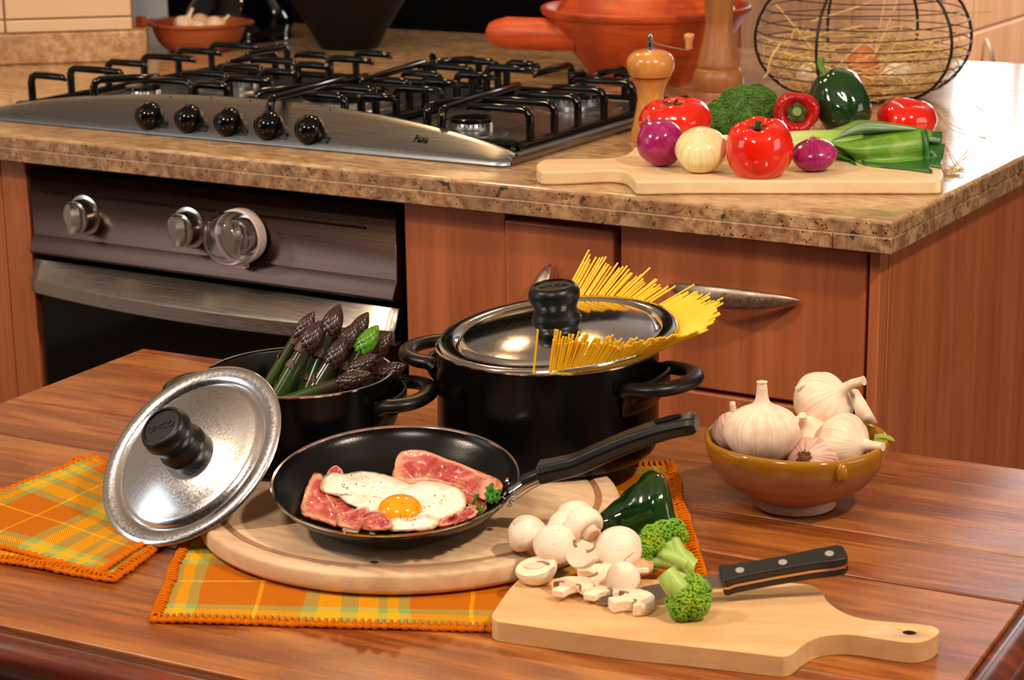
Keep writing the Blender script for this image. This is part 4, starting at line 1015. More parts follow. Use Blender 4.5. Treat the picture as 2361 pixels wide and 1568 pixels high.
# food on the pan: each pixel outline is dropped onto the pan surface
Ol = pmi @ CP
def drop(px, py, h):
    d_l = pmi.to_3x3() @ ray(px, py)
    lo_, hi_ = 1.3, 2.2; prev = None
    s = 1.35
    while s < 2.2:
        p = Ol+d_l*s; r = math.hypot(p.x, p.y)
        if r < RP+.03:
            z = surfz(min(r, RP-.001))+h
            if p.z < z:
                a_, b_ = s-.004, s
                for _ in range(12):
                    m_ = (a_+b_)/2; p = Ol+d_l*m_; r = math.hypot(p.x, p.y)
                    if p.z < surfz(min(r, RP-.001))+h: b_ = m_
                    else: a_ = m_
                return Ol+d_l*b_
        s += .004
    return Ol+d_l*1.8
def sheet(name, label, cat, outline, hfn, mat, rings=10, solid=.0016, sub=4, jag=0, group=None, ctr=None):
    pts = [V((a, b, 0)) for a, b in outline]; pts = smc(pts, sub); m = len(pts)
    c = V((ctr[0], ctr[1], 0)) if ctr else sum(pts, V())/m
    if jag: pts = [p+(p-c).normalized()*jag*noise.noise(p*.08) for p in pts]
    vs = []; uvs = []; fs = []
    o = pm @ drop(c.x, c.y, hfn(c.x, c.y, 0)); 
    inv = Matrix.Translation(-o) @ pm
    vs.append(inv @ drop(c.x, c.y, hfn(c.x, c.y, 0))); uvs.append((.5, .001))
    for j in range(1, rings+1):
        k = j/rings
        for i, p in enumerate(pts):
            q = c+(p-c)*k; vs.append(inv @ drop(q.x, q.y, hfn(q.x, q.y, k))); uvs.append((i/m, k))
    for i in range(m): fs.append((0, 1+i, 1+(i+1) % m))
    for j in range(rings-1):
        a = 1+j*m; b = a+m
        for i in range(m): fs.append((a+i, b+i, b+(i+1) % m, a+(i+1) % m))
    ob = mk(name, MB().add(vs, fs, uvs), mat, loc=o, ang=180, solid=solid)
    if label: tag(ob, label, cat, group)
    return ob
Z3 = lambda l: [(600+a/3.373, 900+b/3.373) for a, b in l]
N = lambda x, y, s, z=0: noise.noise(V((x*s, y*s, z)))
def wav(h, a, s, z=0, edge=0): return lambda x, y, k: max(.0022, h+a*N(x, y, s, z)+edge*k**4)
sheet('bacon_slice', 'broad pink bacon slice curling up the left wall of the pan', 'bacon', Z3([(480, 655), (430, 648), (390, 690), (350, 780), (325, 880), (318, 950), (380, 985), (480, 1015), (600, 1052), (640, 985), (600, 930), (560, 870), (520, 800), (490, 730)]), wav(.006, .006, .035, 1, .002), M['bacon'], jag=3)
sheet('bacon_slice', 'small bacon tip poking up behind the left edge of the egg', 'bacon', Z3([(580, 588), (545, 610), (515, 660), (560, 700), (650, 690), (640, 630), (610, 600)]), wav(.008, .004, .05, 2), M['bacon'], rings=6)
sheet('bacon_slice', 'dark pink bacon piece half under the egg at the left', 'bacon', Z3([(515, 800), (600, 825), (665, 870), (740, 930), (700, 960), (600, 985), (540, 940), (520, 870)]), wav(.004, .004, .05, 3), M['bacon'], rings=6)
sheet('bacon_slice', 'folded bacon chunk left of the yolk at the front rim', 'bacon', Z3([(830, 905), (770, 915), (700, 955), (640, 975), (600, 1045), (680, 1075), (770, 1082), (800, 1010), (835, 950)]), wav(.014, .007, .040, 4, -.003), M['bacon'], rings=8)
sheet('bacon_slice', 'folded pink bacon chunk in front of the yolk', 'bacon', Z3([(795, 962), (850, 942), (920, 935), (985, 955), (1018, 1020), (1010, 1065), (960, 1086), (860, 1086), (790, 1070), (775, 1010)]), wav(.016, .005, .04, 5, -.004), M['bacon'], rings=8)
sheet('bacon_slice', 'long bacon rasher lying up the right back wall of the pan', 'bacon', Z3([(1050, 560), (1070, 505), (1130, 472), (1230, 463), (1320, 480), (1420, 525), (1560, 575), (1700, 630), (1820, 675), (1878, 715), (1878, 780), (1830, 830), (1740, 850), (1650, 800), (1560, 760), (1440, 725), (1320, 712), (1200, 725), (1130, 720), (1030, 670), (1040, 610)]), wav(.005, .005, .03, 6, .001), M['bacon'], rings=14, jag=2, ctr=(600+1330/3.373, 900+620/3.373))
sheet('bacon_slice', 'red bacon piece between the egg and the parsley', 'bacon', Z3([(1560, 770), (1640, 800), (1700, 850), (1760, 900), (1720, 950), (1620, 900), (1590, 850)]), wav(.006, .005, .05, 7), M['bacon'], rings=7)
sheet('bacon_slice', 'crumpled brown-edged bacon piece at the right front rim', 'bacon', Z3([(1385, 1055), (1420, 1000), (1500, 960), (1570, 930), (1640, 905), (1690, 935), (1660, 975), (1590, 1010), (1480, 1045)]), wav(.010, .010, .06, 8), M['bacon'], rings=8, jag=3)
eggo = sheet('fried_egg', 'fried egg sunny side up with pepper flecks between bacon slices', 'egg', Z3([(485, 690), (560, 648), (650, 662), (760, 640), (900, 650), (1010, 678), (1100, 712), (1180, 742), (1260, 714), (1370, 716), (1480, 745), (1560, 780), (1600, 850), (1590, 920), (1540, 970), (1470, 1000), (1400, 1010), (1385, 1050), (1330, 1080), (1150, 1094), (1010, 1090), (960, 1050), (900, 990), (830, 950), (740, 905), (660, 868), (600, 818), (530, 798), (472, 775)]),
      lambda x, y, k: .0115+.003*N(x, y, .02, 11)+.0015*N(x, y, .06, 12)-.0035*k**6, M['eggw'], rings=16, solid=.003, jag=2.5, ctr=(600+1080/3.373, 900+860/3.373))
eo = eggo.location.copy()
Py = pm @ drop(600+1085/3.373, 900+925/3.373, .0128)
ym = frame(Py-eo, nP, RT)
mk('yolk', lathe([(0, .0105), (.006, .0102), (.0115, .0085), (.0155, .0055), (.0178, .002), (.0182, -.001), (.015, -.003)], 40).xf(ym @ Matrix.Diagonal((1.02, 1.0, 1, 1))), M['yolk'], eggo, ang=80)
random.seed(3); mb = MB()
for (cx_, cy_, s, c) in ((660, 740, 40, 12), (780, 720, 60, 12), (1100, 860, 80, 6), (1240, 930, 60, 12), (1180, 1000, 70, 14), (850, 800, 200, 10), (1400, 850, 140, 6), (1120, 980, 30, 8)):
    for _ in range(c):
        a, b = Z3([(cx_+random.gauss(0, s*.6), cy_+random.gauss(0, s*.35))])[0]
        h = .0147
        if (a-921.7)**2/62**2+(b-1174)**2/27**2 < 1: h = .0245-.008*((a-921.7)**2/62**2+(b-1174)**2/27**2)
        P = pm @ drop(a, b, h)-eo; r = random.uniform(.00025, .0006)
        mb.add([P+(nP*v.z*.5+RT*v.x*random.uniform(.7, 1.6)+UP*v.y)*r for v in ICV], ICF)
tag(mk('pepper_flakes', mb, M['pepperfl'], eggo, smooth=False), kind='stuff')
# parsley sprig
def parsley():
    o = pm @ drop(1118, 1170, .008); t = T('parsley_sprig', 'bright green parsley sprig at the right rim of the pan', 'parsley', loc=o)
    def P(px, py, h): return pd(px, py, dep(o)-h)-o
    st = [(1110, 1188), (1116, 1170), (1122, 1150)]
    mk('stem', tube(sm([P(1104, 1188, .0), P(1114, 1172, .004), P(1122, 1152, .006)], 4), .0008, 6), M['stemg'], t)
    mk('stem', tube(sm([P(1112, 1176, .003), P(1100, 1165, .005), P(1092, 1155, .006)], 4), .0007, 6), M['stemg'], t)
    leaves = [((1122, 1152), (1136, 1112), 24, .008), ((1122, 1152), (1158, 1128), 22, .010), ((1122, 1156), (1156, 1145), 24, .012), ((1092, 1156), (1086, 1162), 18, .010), ((1092, 1155), (1104, 1138), 16, .006), ((1100, 1165), (1112, 1186), 15, .010)]
    for (b, tp, wd, h) in leaves:
        b, tp = V((*b, 0)), V((*tp, 0)); d = (tp-b); L = d.length; d.normalize(); s = V((-d.y, d.x, 0)); 
        lob = [(0, .05), (.15, .35), (.25, .62), (.38, .42), (.45, .30), (.52, .60), (.64, .78), (.70, .45), (.78, .30), (.86, .34), (1, 0)]
        out = [b+d*L*a+s*wd*.68*w_ for a, w_ in lob]+[b+d*L*a-s*wd*.68*w_ for a, w_ in lob[-2::-1]]
        vs = [P(p.x, p.y, h+.0015*math.sin(i*1.9)) for i, p in enumerate(out)]; mid = [P((b+d*L*a).x, (b+d*L*a).y, h+.003) for a, _ in lob]
        n = len(lob); al = vs[:n]; br = [vs[n-1]]+vs[n:]; br = br[::-1]
        VS = al+mid+br; FS = []
        for i in range(n-1): FS += [(i, i+1, n+i+1, n+i), (n+i, n+i+1, 2*n+i+1, 2*n+i)]
        mk('leaf', MB().add(VS, FS), M['parsley'], t, ang=40, solid=.0003)
parsley()
# ------------------------------------------------------------------ garlic bowl
PG = at(1831, 1163, ZT)
t = T('clay_bowl', 'round clay bowl with ochre glazed rim holding garlic bulbs', 'bowl', loc=(PG.x, PG.y, ZT+.0003))
ro, ri = .0795, .0735
pr = [(.030, .0062), (.036, .0095), (.050, .0160), (.063, .0250), (.072, .0360), (.0765, .0470), (.0790, .0560), (.0800, .0610), (.0790, .0640), (.0762, .0645), (.0740, .0620), (.0725, .0540), (.0690, .0430), (.058, .0270), (.040, .0165), (.015, .012), (0, .0118)]
wob = lambda a, r, z: (r*(1+.006*math.sin(2*a+1)+.004*math.sin(5*a)), z+(.0007*math.sin(3*a) if z > .05 else 0))
mk('body', lathe(pr, 72, wob), M['glaze'], t, ang=80)
mk('foot', lathe([(0, 0), (.034, 0), (.0365, .0015), (.0355, .0065), (.031, .0105), (0, .011)], 48), M['clayfoot'], t)
mk('drip', ellipsoid(.009, .005, .010, 14, 8).xf(Matrix.Translation((.062, -.0485, .0545)) @ Matrix.Rotation(-.66, 4, 'Z')), M['glaze'], t, ang=80)
def garlic(label, P, axis, R=.031, stem=.022, mat='garlic', seed=0, lobes=7, squash=.70, root=True, bend=(0, 0)):
    random.seed(seed); ph = random.uniform(0, 6); t = T('garlic_bulb', label, 'garlic', mw=frame(P, axis))
    H = R*squash*2
    base = [(0, -.50), (.16, -.53), (.30, -.52), (.62, -.42), (.88, -.20), (1.0, .04), (.97, .22), (.86, .38), (.64, .50), (.38, .585), (.23, .66), (.165, .80), (.15, .95)]
    pr = [(r*R, z*H) for r, z in base]
    pr = [(p.x if p.x > 1e-4 else 0, p.z) for p in sm([(r, 0, z) for r, z in pr], 3)]
    pr[0] = (0, pr[0][1])
    def fn(a, r, z):
        q = math.sin(PI*min(1, max(0, (z/H+.5)/1.25))); k = 1+.075*q*(abs(math.cos(lobes*.5*(a+ph)+.4*math.sin(a)))-.6)+.03*q*math.sin(2*a+ph); return r*k, z
    mk('bulb', lathe(pr, 64, fn), M[mat], t, ang=80)
    z0 = .94*H; pts = [(0, 0, z0-.008), (0, 0, z0), (bend[0]*.4, bend[1]*.4, z0+stem*.5), (bend[0], bend[1], z0+stem)]
    rs = [.19*R, .17*R, .135*R, .13*R, .14*R]
    p2 = sm(pts, 3); mk('neck', tube(p2, [R*(.165-.03*min(1, i/6)+.02*(i == len(p2)-1)) for i in range(len(p2))], 14), M['garlic'], t, ang=80)
    if root:
        mb = MB()
        for i in range(60):
            a = random.uniform(0, 6.28); r = R*.24*math.sqrt(random.random()); tube([(r*math.cos(a), r*math.sin(a), -.50*H), (r*1.3*math.cos(a+.2), r*1.3*math.sin(a+.2), -.57*H)], .0006, 4, mb=mb)
        mb.merge(lathe([(0, -.56*H), (R*.24, -.54*H), (R*.27, -.5*H)], 20)); tag(mk('roots', mb, M['garlicroot'], t), kind='stuff')
    return t
dG = dep(PG+V((0, 0, .06)))
g1 = garlic('large upright garlic bulb with cut neck at the left front of the bowl', pd(1757, 1003, dG-.028), (-.02, .0, 1), .0318, .006, seed=1, root=False)
g2 = garlic('garlic bulb on top of the heap with neck pointing right and torn skin', pd(1893, 930, dG+.026), (.55, -.05, .42), .0285, .012, seed=2, bend=(.003, 0))
g3 = garlic('garlic bulb at the right with neck sideways and green sprouts', pd(1938, 1022, dG-.016), (.93, -.1, .10), .0268, .006, seed=3, root=False)
garlic('garlic bulb showing its root disc at the bottom front of the bowl', pd(1868, 1066, dG-.034), (-.05, .80, -.45), .0235, .004, 'garlicpurple', 4)
garlic('garlic bulb mostly hidden behind the large upright one, left rim', pd(1697, 1000, dG+.006), (-.4, .6, .6), .0215, .004, 'garlicpurple', 5, root=False)
garlic('garlic bulb wedged in the middle below the topmost bulb', pd(1858, 1015, dG+.006), (.1, -.5, .8), .0225, .004, 'garlic', 6, root=False)
def paper(par, pts, dpt):
    o = par.matrix_world.inverted(); mb = MB(); n = len(pts)//2
    vs = [o @ pd(a, b, dpt+.002*math.sin(i*1.7)) for i, (a, b) in enumerate(pts)]
    mk('torn_skin', MB().add(vs, [(i, i+1, 2*n-2-i, 2*n-1-i) for i in range(n-1)]), M['garlicpaper'], par, ang=50, solid=.0003)
bpy.context.view_layer.update()
paper(g2, [(1962, 895), (1978, 898), (1996, 925), (2010, 950), (2024, 975), (2002, 977), (1984, 972), (1972, 955), (1966, 930), (1958, 905)], dG+.012)
paper(g2, [(1832, 894), (1850, 880), (1872, 876), (1885, 876), (1888, 884), (1872, 886), (1855, 890), (1838, 900)], dG+.010)
mb = MB(); o_ = g3.matrix_world.inverted()
for p in ([(2018, 1010), (2040, 1008), (2063, 1018)], [(2016, 1018), (2034, 1020), (2048, 1029)], [(2012, 1028), (2030, 1032), (2040, 1040)], [(2008, 1036), (2022, 1044), (2030, 1048)]):
    tube(sm([o_ @ pd(a, b, dG-.014-.003*i) for i, (a, b) in enumerate(p)], 4), [.0030]*4+[.0026]*3+[.0018, .0008], 8, mb=mb)
mk('sprouts', mb, M['sprout'], g3)
# ------------------------------------------------------------------ mushrooms
def mushroom(label, px, py, dpt, axis, r=.0165, stem=.012, sr=.42, name='mushroom', flat=.88, cutstem=False):
    P = pd(px, py, dpt); t = T(name, label, 'mushroom', mw=frame(P, axis), group=None)
    pr = [(0, r*flat), (r*.35, r*flat*.95), (r*.65, r*flat*.76), (r*.88, r*flat*.44), (r*.99, r*.08), (r*.99, -r*.18), (r*.90, -r*.42), (r*.72, -r*.50), (r*.5, -r*.42), (0, -r*.36)]
    pr = [(max(0, p.x), p.z) for p in sm([(a, 0, b) for a, b in pr], 3)]; pr[0] = (0, pr[0][1]); pr[-1] = (0, pr[-1][1])
    ph = random.uniform(0, 6)
    mk('cap', lathe(pr[::-1], 40, lambda a, q, z: (q*(1+.022*math.sin(2*a+ph)+.014*math.sin(3*a+2*ph)), z)), M['mcap'], t, ang=80)
    s = [(0, -r*.5-stem), (r*sr*.9, -r*.5-stem), (r*sr*1.04, -r*.5-stem*.9), (r*sr*.92, -r*.5-stem*.4), (r*sr, -r*.45), (r*sr*1.3, -r*.30)]
    st = mk('stem', lathe(s, 28, lambda a, q, z: (q*(1+.05*math.sin(3*a+ph)), z)), M['mstem'], t, ang=50)
    if cutstem: mk('cut_end', lathe([(0, -r*.5-stem-.0002), (r*sr*.8, -r*.5-stem-.0001)], 24), M['mtan'], st)
    return t
PM = at(1340, 1310, ZP); dM = dep(PM)
def dz(px, py, z): return dep(at(px, py, z))
random.seed(5)
mushroom('whole white mushroom furthest left, round cap toward the pan', 1214, 1231, dz(1214, 1231, .781), (-.35, -.25, .9), .0165, .010)
mushroom('whole mushroom at the very back of the pile by the board groove', 1328, 1192, dz(1328, 1192, .780), (-.1, .4, .9), .0165, .008)
mushroom('white mushroom cap in the middle back row between two others', 1305, 1215, dz(1305, 1215, .782)-.004, (-.2, -.2, .95), .0155, .004)
mushroom('whole mushroom tipped with stem pointing down left, front of pile', 1279, 1254, dz(1279, 1254, .782), (.30, -.25, .75), .0170, .016, .30)
mushroom('mushroom lying with its brown cut stem end facing right', 1346, 1212, dz(1346, 1212, .790)-.006, (-.80, .30, .42), .0160, .005, .46, cutstem=True)
mushroom('largest whole mushroom right of the pile beside the green pepper', 1425, 1266, dz(1425, 1266, .776), (.1, -.35, .9), .0195, .008)
def section(r, th, k=1.0):
    cap = [(-r*math.cos(PI*i/14), r*.92*math.sin(PI*i/14)) for i in range(15)]
    right = [(r*1.0, -r*.14), (r*.93, -r*.30), (r*.78, -r*.32), (r*.60, -r*.18), (r*.42, -r*.15), (r*.29, -r*.5), (r*.33, -r*1.05*k)]
    return cap+right+[(-a, b) for a, b in right[::-1]]
def mslice(label, cap, stem, z, r, th, tilt=(0, 0), up=None, name='mushroom_slice', half=False, mw=None, k=1.0):
    if mw is None:
        A, B_ = at(cap[0], cap[1], z), at(stem[0], stem[1], z); y = (A-B_).normalized(); zz = V((tilt[0], tilt[1], 1)) if up is None else V(up)
        zz = (zz-y*zz.dot(y)).normalized(); x = y.cross(zz)
        mw = Matrix(((x.x, y.x, zz.x, A.x), (x.y, y.y, zz.y, A.y), (x.z, y.z, zz.z, A.z), (0, 0, 0, 1)))
    t = T(name, label, 'mushroom', mw=mw)
    sec = section(r, th, k); sec = [(a*(1+.04*N(a*200, b*200, 1, r*999)), b*(1+.05*N(a*150, b*150, 1, r*555))) for a, b in sec]
    mk('flesh', prism(sec, 0, th), M['mcut'], t, ang=40, bevel=.0014, seg=3)
    for s in (-1, 1):
        g = [(s*r*.34, -r*.02), (s*r*.50, r*.04), (s*r*.68, -r*.10), (s*r*.80, -r*.26), (s*r*.74, -r*.33), (s*r*.60, -r*.20), (s*r*.48, -r*.10), (s*r*.36, -r*.12)]
        mk('gills', prism(g, th*.5, th+.00035), M['gill'], t, smooth=False)
    rim = [(a*1.002, b*1.002) for a, b in sec[:15]]; vs = [(a, b, th*.03) for a, b in rim]+[(a, b, th*.97) for a, b in rim]
    mk('cap_skin', MB().add(vs, [(i, i+1, 16+i, 15+i) for i in range(14)]), M['mcap'], t, ang=80, solid=.0006)
    return t
mslice('mushroom slice furthest left of the three front slices, stem down left', (1318, 1362), (1253, 1394), ZP+.004, .0172, .0062, (-.1, -.10))
mslice('middle slice of the three mushroom slices in front', (1389, 1370), (1322, 1406), ZP+.003, .0172, .0058, (-.1, -.10))
mslice('thick mushroom slice nearest the viewer, stem pointing left', (1458, 1402), (1390, 1412), ZP+.0005, .0172, .0095, (0, 0))
t = mslice('large white mushroom slice propped upright facing the viewer', (0, 0), (0, 1), 0, .0155, .0050, mw=frame(pd(1350, 1272, dz(1350, 1272, .785)-.022), (-.30, -.85, .62), None) @ Matrix.Rotation(R_(168), 4, 'Z'), k=.45)
mslice('mushroom slice lying flat with stem left behind the front slices', (1385, 1326), (1312, 1318), ZP+.006, .0165, .0065, (.1, -.25))
mslice('thin mushroom slice partly buried between pile and front slices', (1345, 1345), (1290, 1345), ZP+.001, .0140, .0040, (0, -.1))
mslice('mushroom slice standing nearly edge on beside the broccoli', (1455, 1322), (1535, 1320), ZP+.010, .0130, .0040, (.2, .5))
# thin sliver leaning
P0_, P1_ = pd(1388, 1338, dz(1388, 1338, ZP+.004)-.004), pd(1462, 1272, dz(1430, 1300, ZP+.02)-.020)
tag(mk('mushroom_sliver', tube(sm([V(), (P1_-P0_)*.3+V((0, 0, -.001)), (P1_-P0_)*.7+V((0, 0, .0005)), P1_-P0_], 4), [.0018, .0026, .0030, .0028, .0025, .0024, .0022, .0022, .0022, .002, .0018, .0012, .0008], 8, flat=.5), M['mcut'], loc=P0_), 'narrow mushroom sliver leaning diagonally across the largest mushroom', 'mushroom')
# half mushroom, cut face up
P = pd(1236, 1310, dz(1236, 1310, ZP+.013)); t = T('mushroom_half', 'halved mushroom with cut face up at the left of the slices', 'mushroom', mw=frame(P, (-.05, -.30, .95), RT))
hp_ = [(0, -.0135), (.007, -.0128), (.012, -.0095), (.0155, -.0045), (.0168, .0), (.0160, .0018)]
mk('cap', lathe(hp_, 36).xf(Matrix.Diagonal((1.0, .82, 1, 1))), M['mcap'], t, ang=80)
mk('cut_face', lathe([(0, .0022), (.0158, .0020)], 36).xf(Matrix.Diagonal((1, .82, 1, 1))), M['mcut'], t, ang=80)
mk('stem', prism([(-.010, .001), (-.004, .0045), (.002, .0035), (.008, -.001), (.004, -.005), (-.004, -.004)], .0018, .0034), M['mstem'], t, bevel=.0008)
mk('gills', prism([(.001, .0055), (.006, .0045), (.0115, .0), (.0105, -.003), (.0085, -.001), (.005, .0035), (.001, .0045)], .0018, .0028), M['gill'], t)
P = pd(1436, 1338, dz(1436, 1338, ZP+.013)-.002); t = T('mushroom_quarter', 'smooth white mushroom cap piece resting on the knife blade', 'mushroom', mw=frame(P, (.15, -.75, .35), RT))
mk('cap', lathe([(0, .0075), (.006, .0072), (.011, .005), (.0135, .0), (.0125, -.0055), (.009, -.008), (0, -.0082)][::-1], 32, lambda a, r, z: (r*(1.0+.10*math.sin(a)), z)), M['mcap'], t, ang=80)
P = pd(1470, 1303, dz(1470, 1303, ZP+.010)+.006); t = T('mushroom_quarter', 'tan mushroom piece between the largest mushroom and the broccoli', 'mushroom', mw=frame(P, (.3, -.3, .85), RT))
mk('cap', lathe([(0, -.006), (.009, -.006), (.0125, -.002), (.012, .003), (.006, .006), (0, .0065)], 28).xf(Matrix.Diagonal((1.05, .8, 1, 1))), M['mtan'], t, ang=80)
mslice('mushroom slice hidden low in the centre, only gills showing', (1352, 1320), (1350, 1345), ZP+.0005, .0110, .0050, (.2, .2))
# ------------------------------------------------------------------ peppers
def pepper(name, label, A, B_, prof, mat, lob=4, amp=.10, tw=0, stem=None, stemmat='stemg', ph=0, bend=0, grp=None, core=None, smooth_top=.0):
    d = B_-A; L = d.length; t = T(name, label, 'pepper', mw=frame(A, d, RT))
    pr = [(r, 0, z*L) for r, z in prof]; pr = [(max(0, p.x), p.z) for p in sm(pr, 4)]; pr[0] = (0, pr[0][1]); pr[-1] = (0, pr[-1][1])
    def fn(a, r, z):
        q = z/L; k = 1+amp*(abs(math.cos(lob*.5*(a+ph+tw*q)))**.8-.55)*(.55+.45*q)+.015*math.sin(7*a+z*200)+.03*N(math.cos(a)*30, math.sin(a)*30, .06, z*40); return r*k, z-(.10*L*(abs(math.cos(lob*.5*(a+ph)))-.3))*(q > .8)*(q-.8)*3+(.06*L*(.6-abs(math.cos(lob*.5*(a+ph)))))*(q < .08)
    mb = lathe(pr, 80, fn)
    if bend: mb.v = [(x+bend*math.sin(PI*z/L), y, z) for x, y, z in mb.v]
    mk('flesh', mb, M[mat], t, ang=180)
    if stem:
        s = [V(p) for p in stem]; mk('stem', tube(sm(s, 4), [.0062]+[.0046]*(len(s)*4-5)+[.0050, .0056], 12), M[stemmat], t, ang=50)
        mk('stem_base', lathe([(0, -.001), (.008, -.0005), (.0125, .0025), (.0120, .0045), (.006, .004)], 20, lambda a, r, z: (r*(1+.12*math.sin(5*a)), z)).xf(frame(s[0], (s[1]-s[0]))), M[stemmat], t, ang=80)
    return t
dP = dz(1480, 1205, .768)
A = pd(1385, 1205, dP-.005); B_ = pd(1550, 1160, dP+.022)
pob = pepper('poblano_pepper', 'glossy dark green poblano pepper lying beside the mushrooms', pd(1376, 1214, dP+.002), pd(1546, 1192, dP+.018),
       [(0, 0), (.005, .01), (.0105, .06), (.0150, .16), (.0215, .34), (.0300, .54), (.0355, .72), (.0350, .86), (.0290, .96), (.016, 1.0), (.006, .95), (0, .93)], 'poblano', 3, .18, .8, ph=.9)
fl = pob.children[0]
for vtx in fl.data.vertices:
    c = vtx.co; q = noise.noise(V((c.x*30, c.y*30, c.z*120)))*.0022+noise.noise(V((c.x*20, c.y*20, c.z*34)))*.0040; r_ = math.hypot(c.x, c.y)
    if r_ > .004: c.x *= 1+q/r_; c.y *= 1+q/r_
# ------------------------------------------------------------------ broccoli
def buds(mb, c, rx, n, sz, nrm, spread=1.0, sd=0, lump=.2):
    rnd = random.Random(sd); fm = frame((0, 0, 0), nrm)
    for _ in range(n):
        u = rnd.random(); a = rnd.random()*2*PI; ct = 1-u*spread; st = math.sqrt(max(0, 1-ct*ct)); d = V((st*math.cos(a), st*math.sin(a), ct)); d = fm.to_3x3() @ d
        k = 1+lump*noise.noise(d*3.2+V((sd, 0, 0)))+.06*noise.noise(d*11); s = sz*rnd.uniform(.7, 1.25)
        p = V(c)+V((d.x*rx[0], d.y*rx[1], d.z*rx[2]))*k
        mb.add([p+v*s for v in ICV], ICF)
def crown_base(mb, c, rx, nrm): mb.merge(ellipsoid(rx[0]*.93, rx[1]*.93, rx[2]*.93, 20, 12), Matrix.Translation(V(c)))
# counter broccoli head
PBc = at(1707, 300, ZQ); t = T('broccoli', 'dark green broccoli head behind the tomatoes on the pale board', 'broccoli', loc=(PBc.x, PBc.y, ZQ))
dBc = dep(PBc)+.028; mb = MB(); Ob = t.location.copy(); random.seed(2)
for (px, py, r, dd) in ((1665, 262, .021, 0), (1700, 240, .024, .004), (1740, 235, .025, .006), (1762, 262, .020, 0), (1715, 268, .026, -.012), (1745, 280, .019, -.010), (1680, 285, .019, -.010), (1645, 283, .013, -.004), (1712, 222, .016, .008), (1762, 228, .016, .012)):
    c = pd(px, py, dBc+dd)-Ob; buds(mb, c, (r, r, r*.9), int(520*(r/.02)**2), .00125, (-.2, -.5, .8), 1.35, int(px), .10); mb.merge(ellipsoid(r*.96, r*.96, r*.86, 16, 10), Matrix.Translation(c))
mk('floret_crown', mb, M['broc'], t, ang=180)
mk('stem', lathe([(0, 0), (.012, 0), (.014, .02), (.02, .04)], 20).xf(Matrix.Translation(pd(1690, 312, dBc)-Ob-V((0, 0, .008)))), M['brocst'], t)
def floret(label, crowns, stems, dpt, seed, bud=.0011):
    o = pd(crowns[0][0], crowns[0][1], dpt); t = T('broccoli_floret', label, 'broccoli', loc=o); mb = MB()
    for i, (px, py, r, dd, nx, ny) in enumerate(crowns):
        c = pd(px, py, dpt+dd)-o; nr = (RT*nx+UP*ny-FW*.35)
        buds(mb, c, (r, r, r), int(330*(r/.010)**1.8), bud, nr, 1.05, seed+i, .08); mb.merge(ellipsoid(r*.9, r*.9, r*.9, 12, 8), Matrix.Translation(c-nr.normalized()*r*.12))
    mk('floret_crown', mb, M['broc2'], t, ang=180)
    for s in stems:
        pts = [pd(a, b, dpt+dd)-o for a, b, dd in s[0]]; mk('stem', tube(sm(pts, 4), [s[1]+(s[2]-s[1])*i/(4*(len(pts)-1)) for i in range(4*(len(pts)-1)+1)], 12), M['brocst'], t, ang=80)
    return t
d1 = dz(1530, 1270, ZP+.016)
floret('broccoli floret standing on the board edge with stalk toward lower right',
       [(1505, 1240, .0100, 0, -.6, .6), (1530, 1228, .0095, .002, -.2, 1), (1555, 1222, .0085, .004, .3, 1), (1492, 1262, .0090, -.002, -1, .2), (1487, 1285, .0075, -.002, -1, -.2), (1500, 1300, .0065, 0, -.8, -.5), (1568, 1236, .0062, .006, .9, .6), (1515, 1255, .008, -.002, -.6, .4)],
       [(([(1590, 1312, 0), (1570, 1295, 0), (1548, 1275, 0), (1535, 1250, 0)]), .0105, .0062), (([(1592, 1308, -.002), (1570, 1285, -.002), (1556, 1255, 0), (1552, 1235, .002)]), .0085, .0045), (([(1588, 1314, 0), (1555, 1297, -.004), (1525, 1295, -.002), (1500, 1296, 0)]), .0085, .0045), (([(1575, 1300, -.004), (1545, 1285, -.006), (1520, 1272, -.003)]), .0075, .0045), (([(1598, 1300, .004), (1592, 1282, .006), (1575, 1272, .004)]), .0028, .0024)], d1, 100)
d2 = dz(1590, 1385, ZP+.014)
floret('broccoli floret lying on the paddle board in front of the knife',
       [(1585, 1380, .0115, -.002, .1, -.2), (1612, 1362, .0085, 0, .9, .4), (1605, 1392, .0100, -.002, .8, -.5), (1572, 1402, .0095, -.002, -.3, -.9), (1555, 1388, .0065, 0, -.9, -.2), (1598, 1345, .0075, .003, .4, .9), (1600, 1408, .0072, 0, .4, -.9), (1618, 1380, .0068, .002, 1, 0)],
       [(([(1535, 1322, .002), (1548, 1338, 0), (1562, 1355, -.002), (1575, 1372, -.002)]), .0082, .0085), (([(1530, 1328, -.002), (1540, 1350, -.004), (1552, 1372, -.003)]), .0055, .0040), (([(1545, 1320, .004), (1568, 1328, .006), (1585, 1335, .004)]), .0032, .0028)], d2, 200)
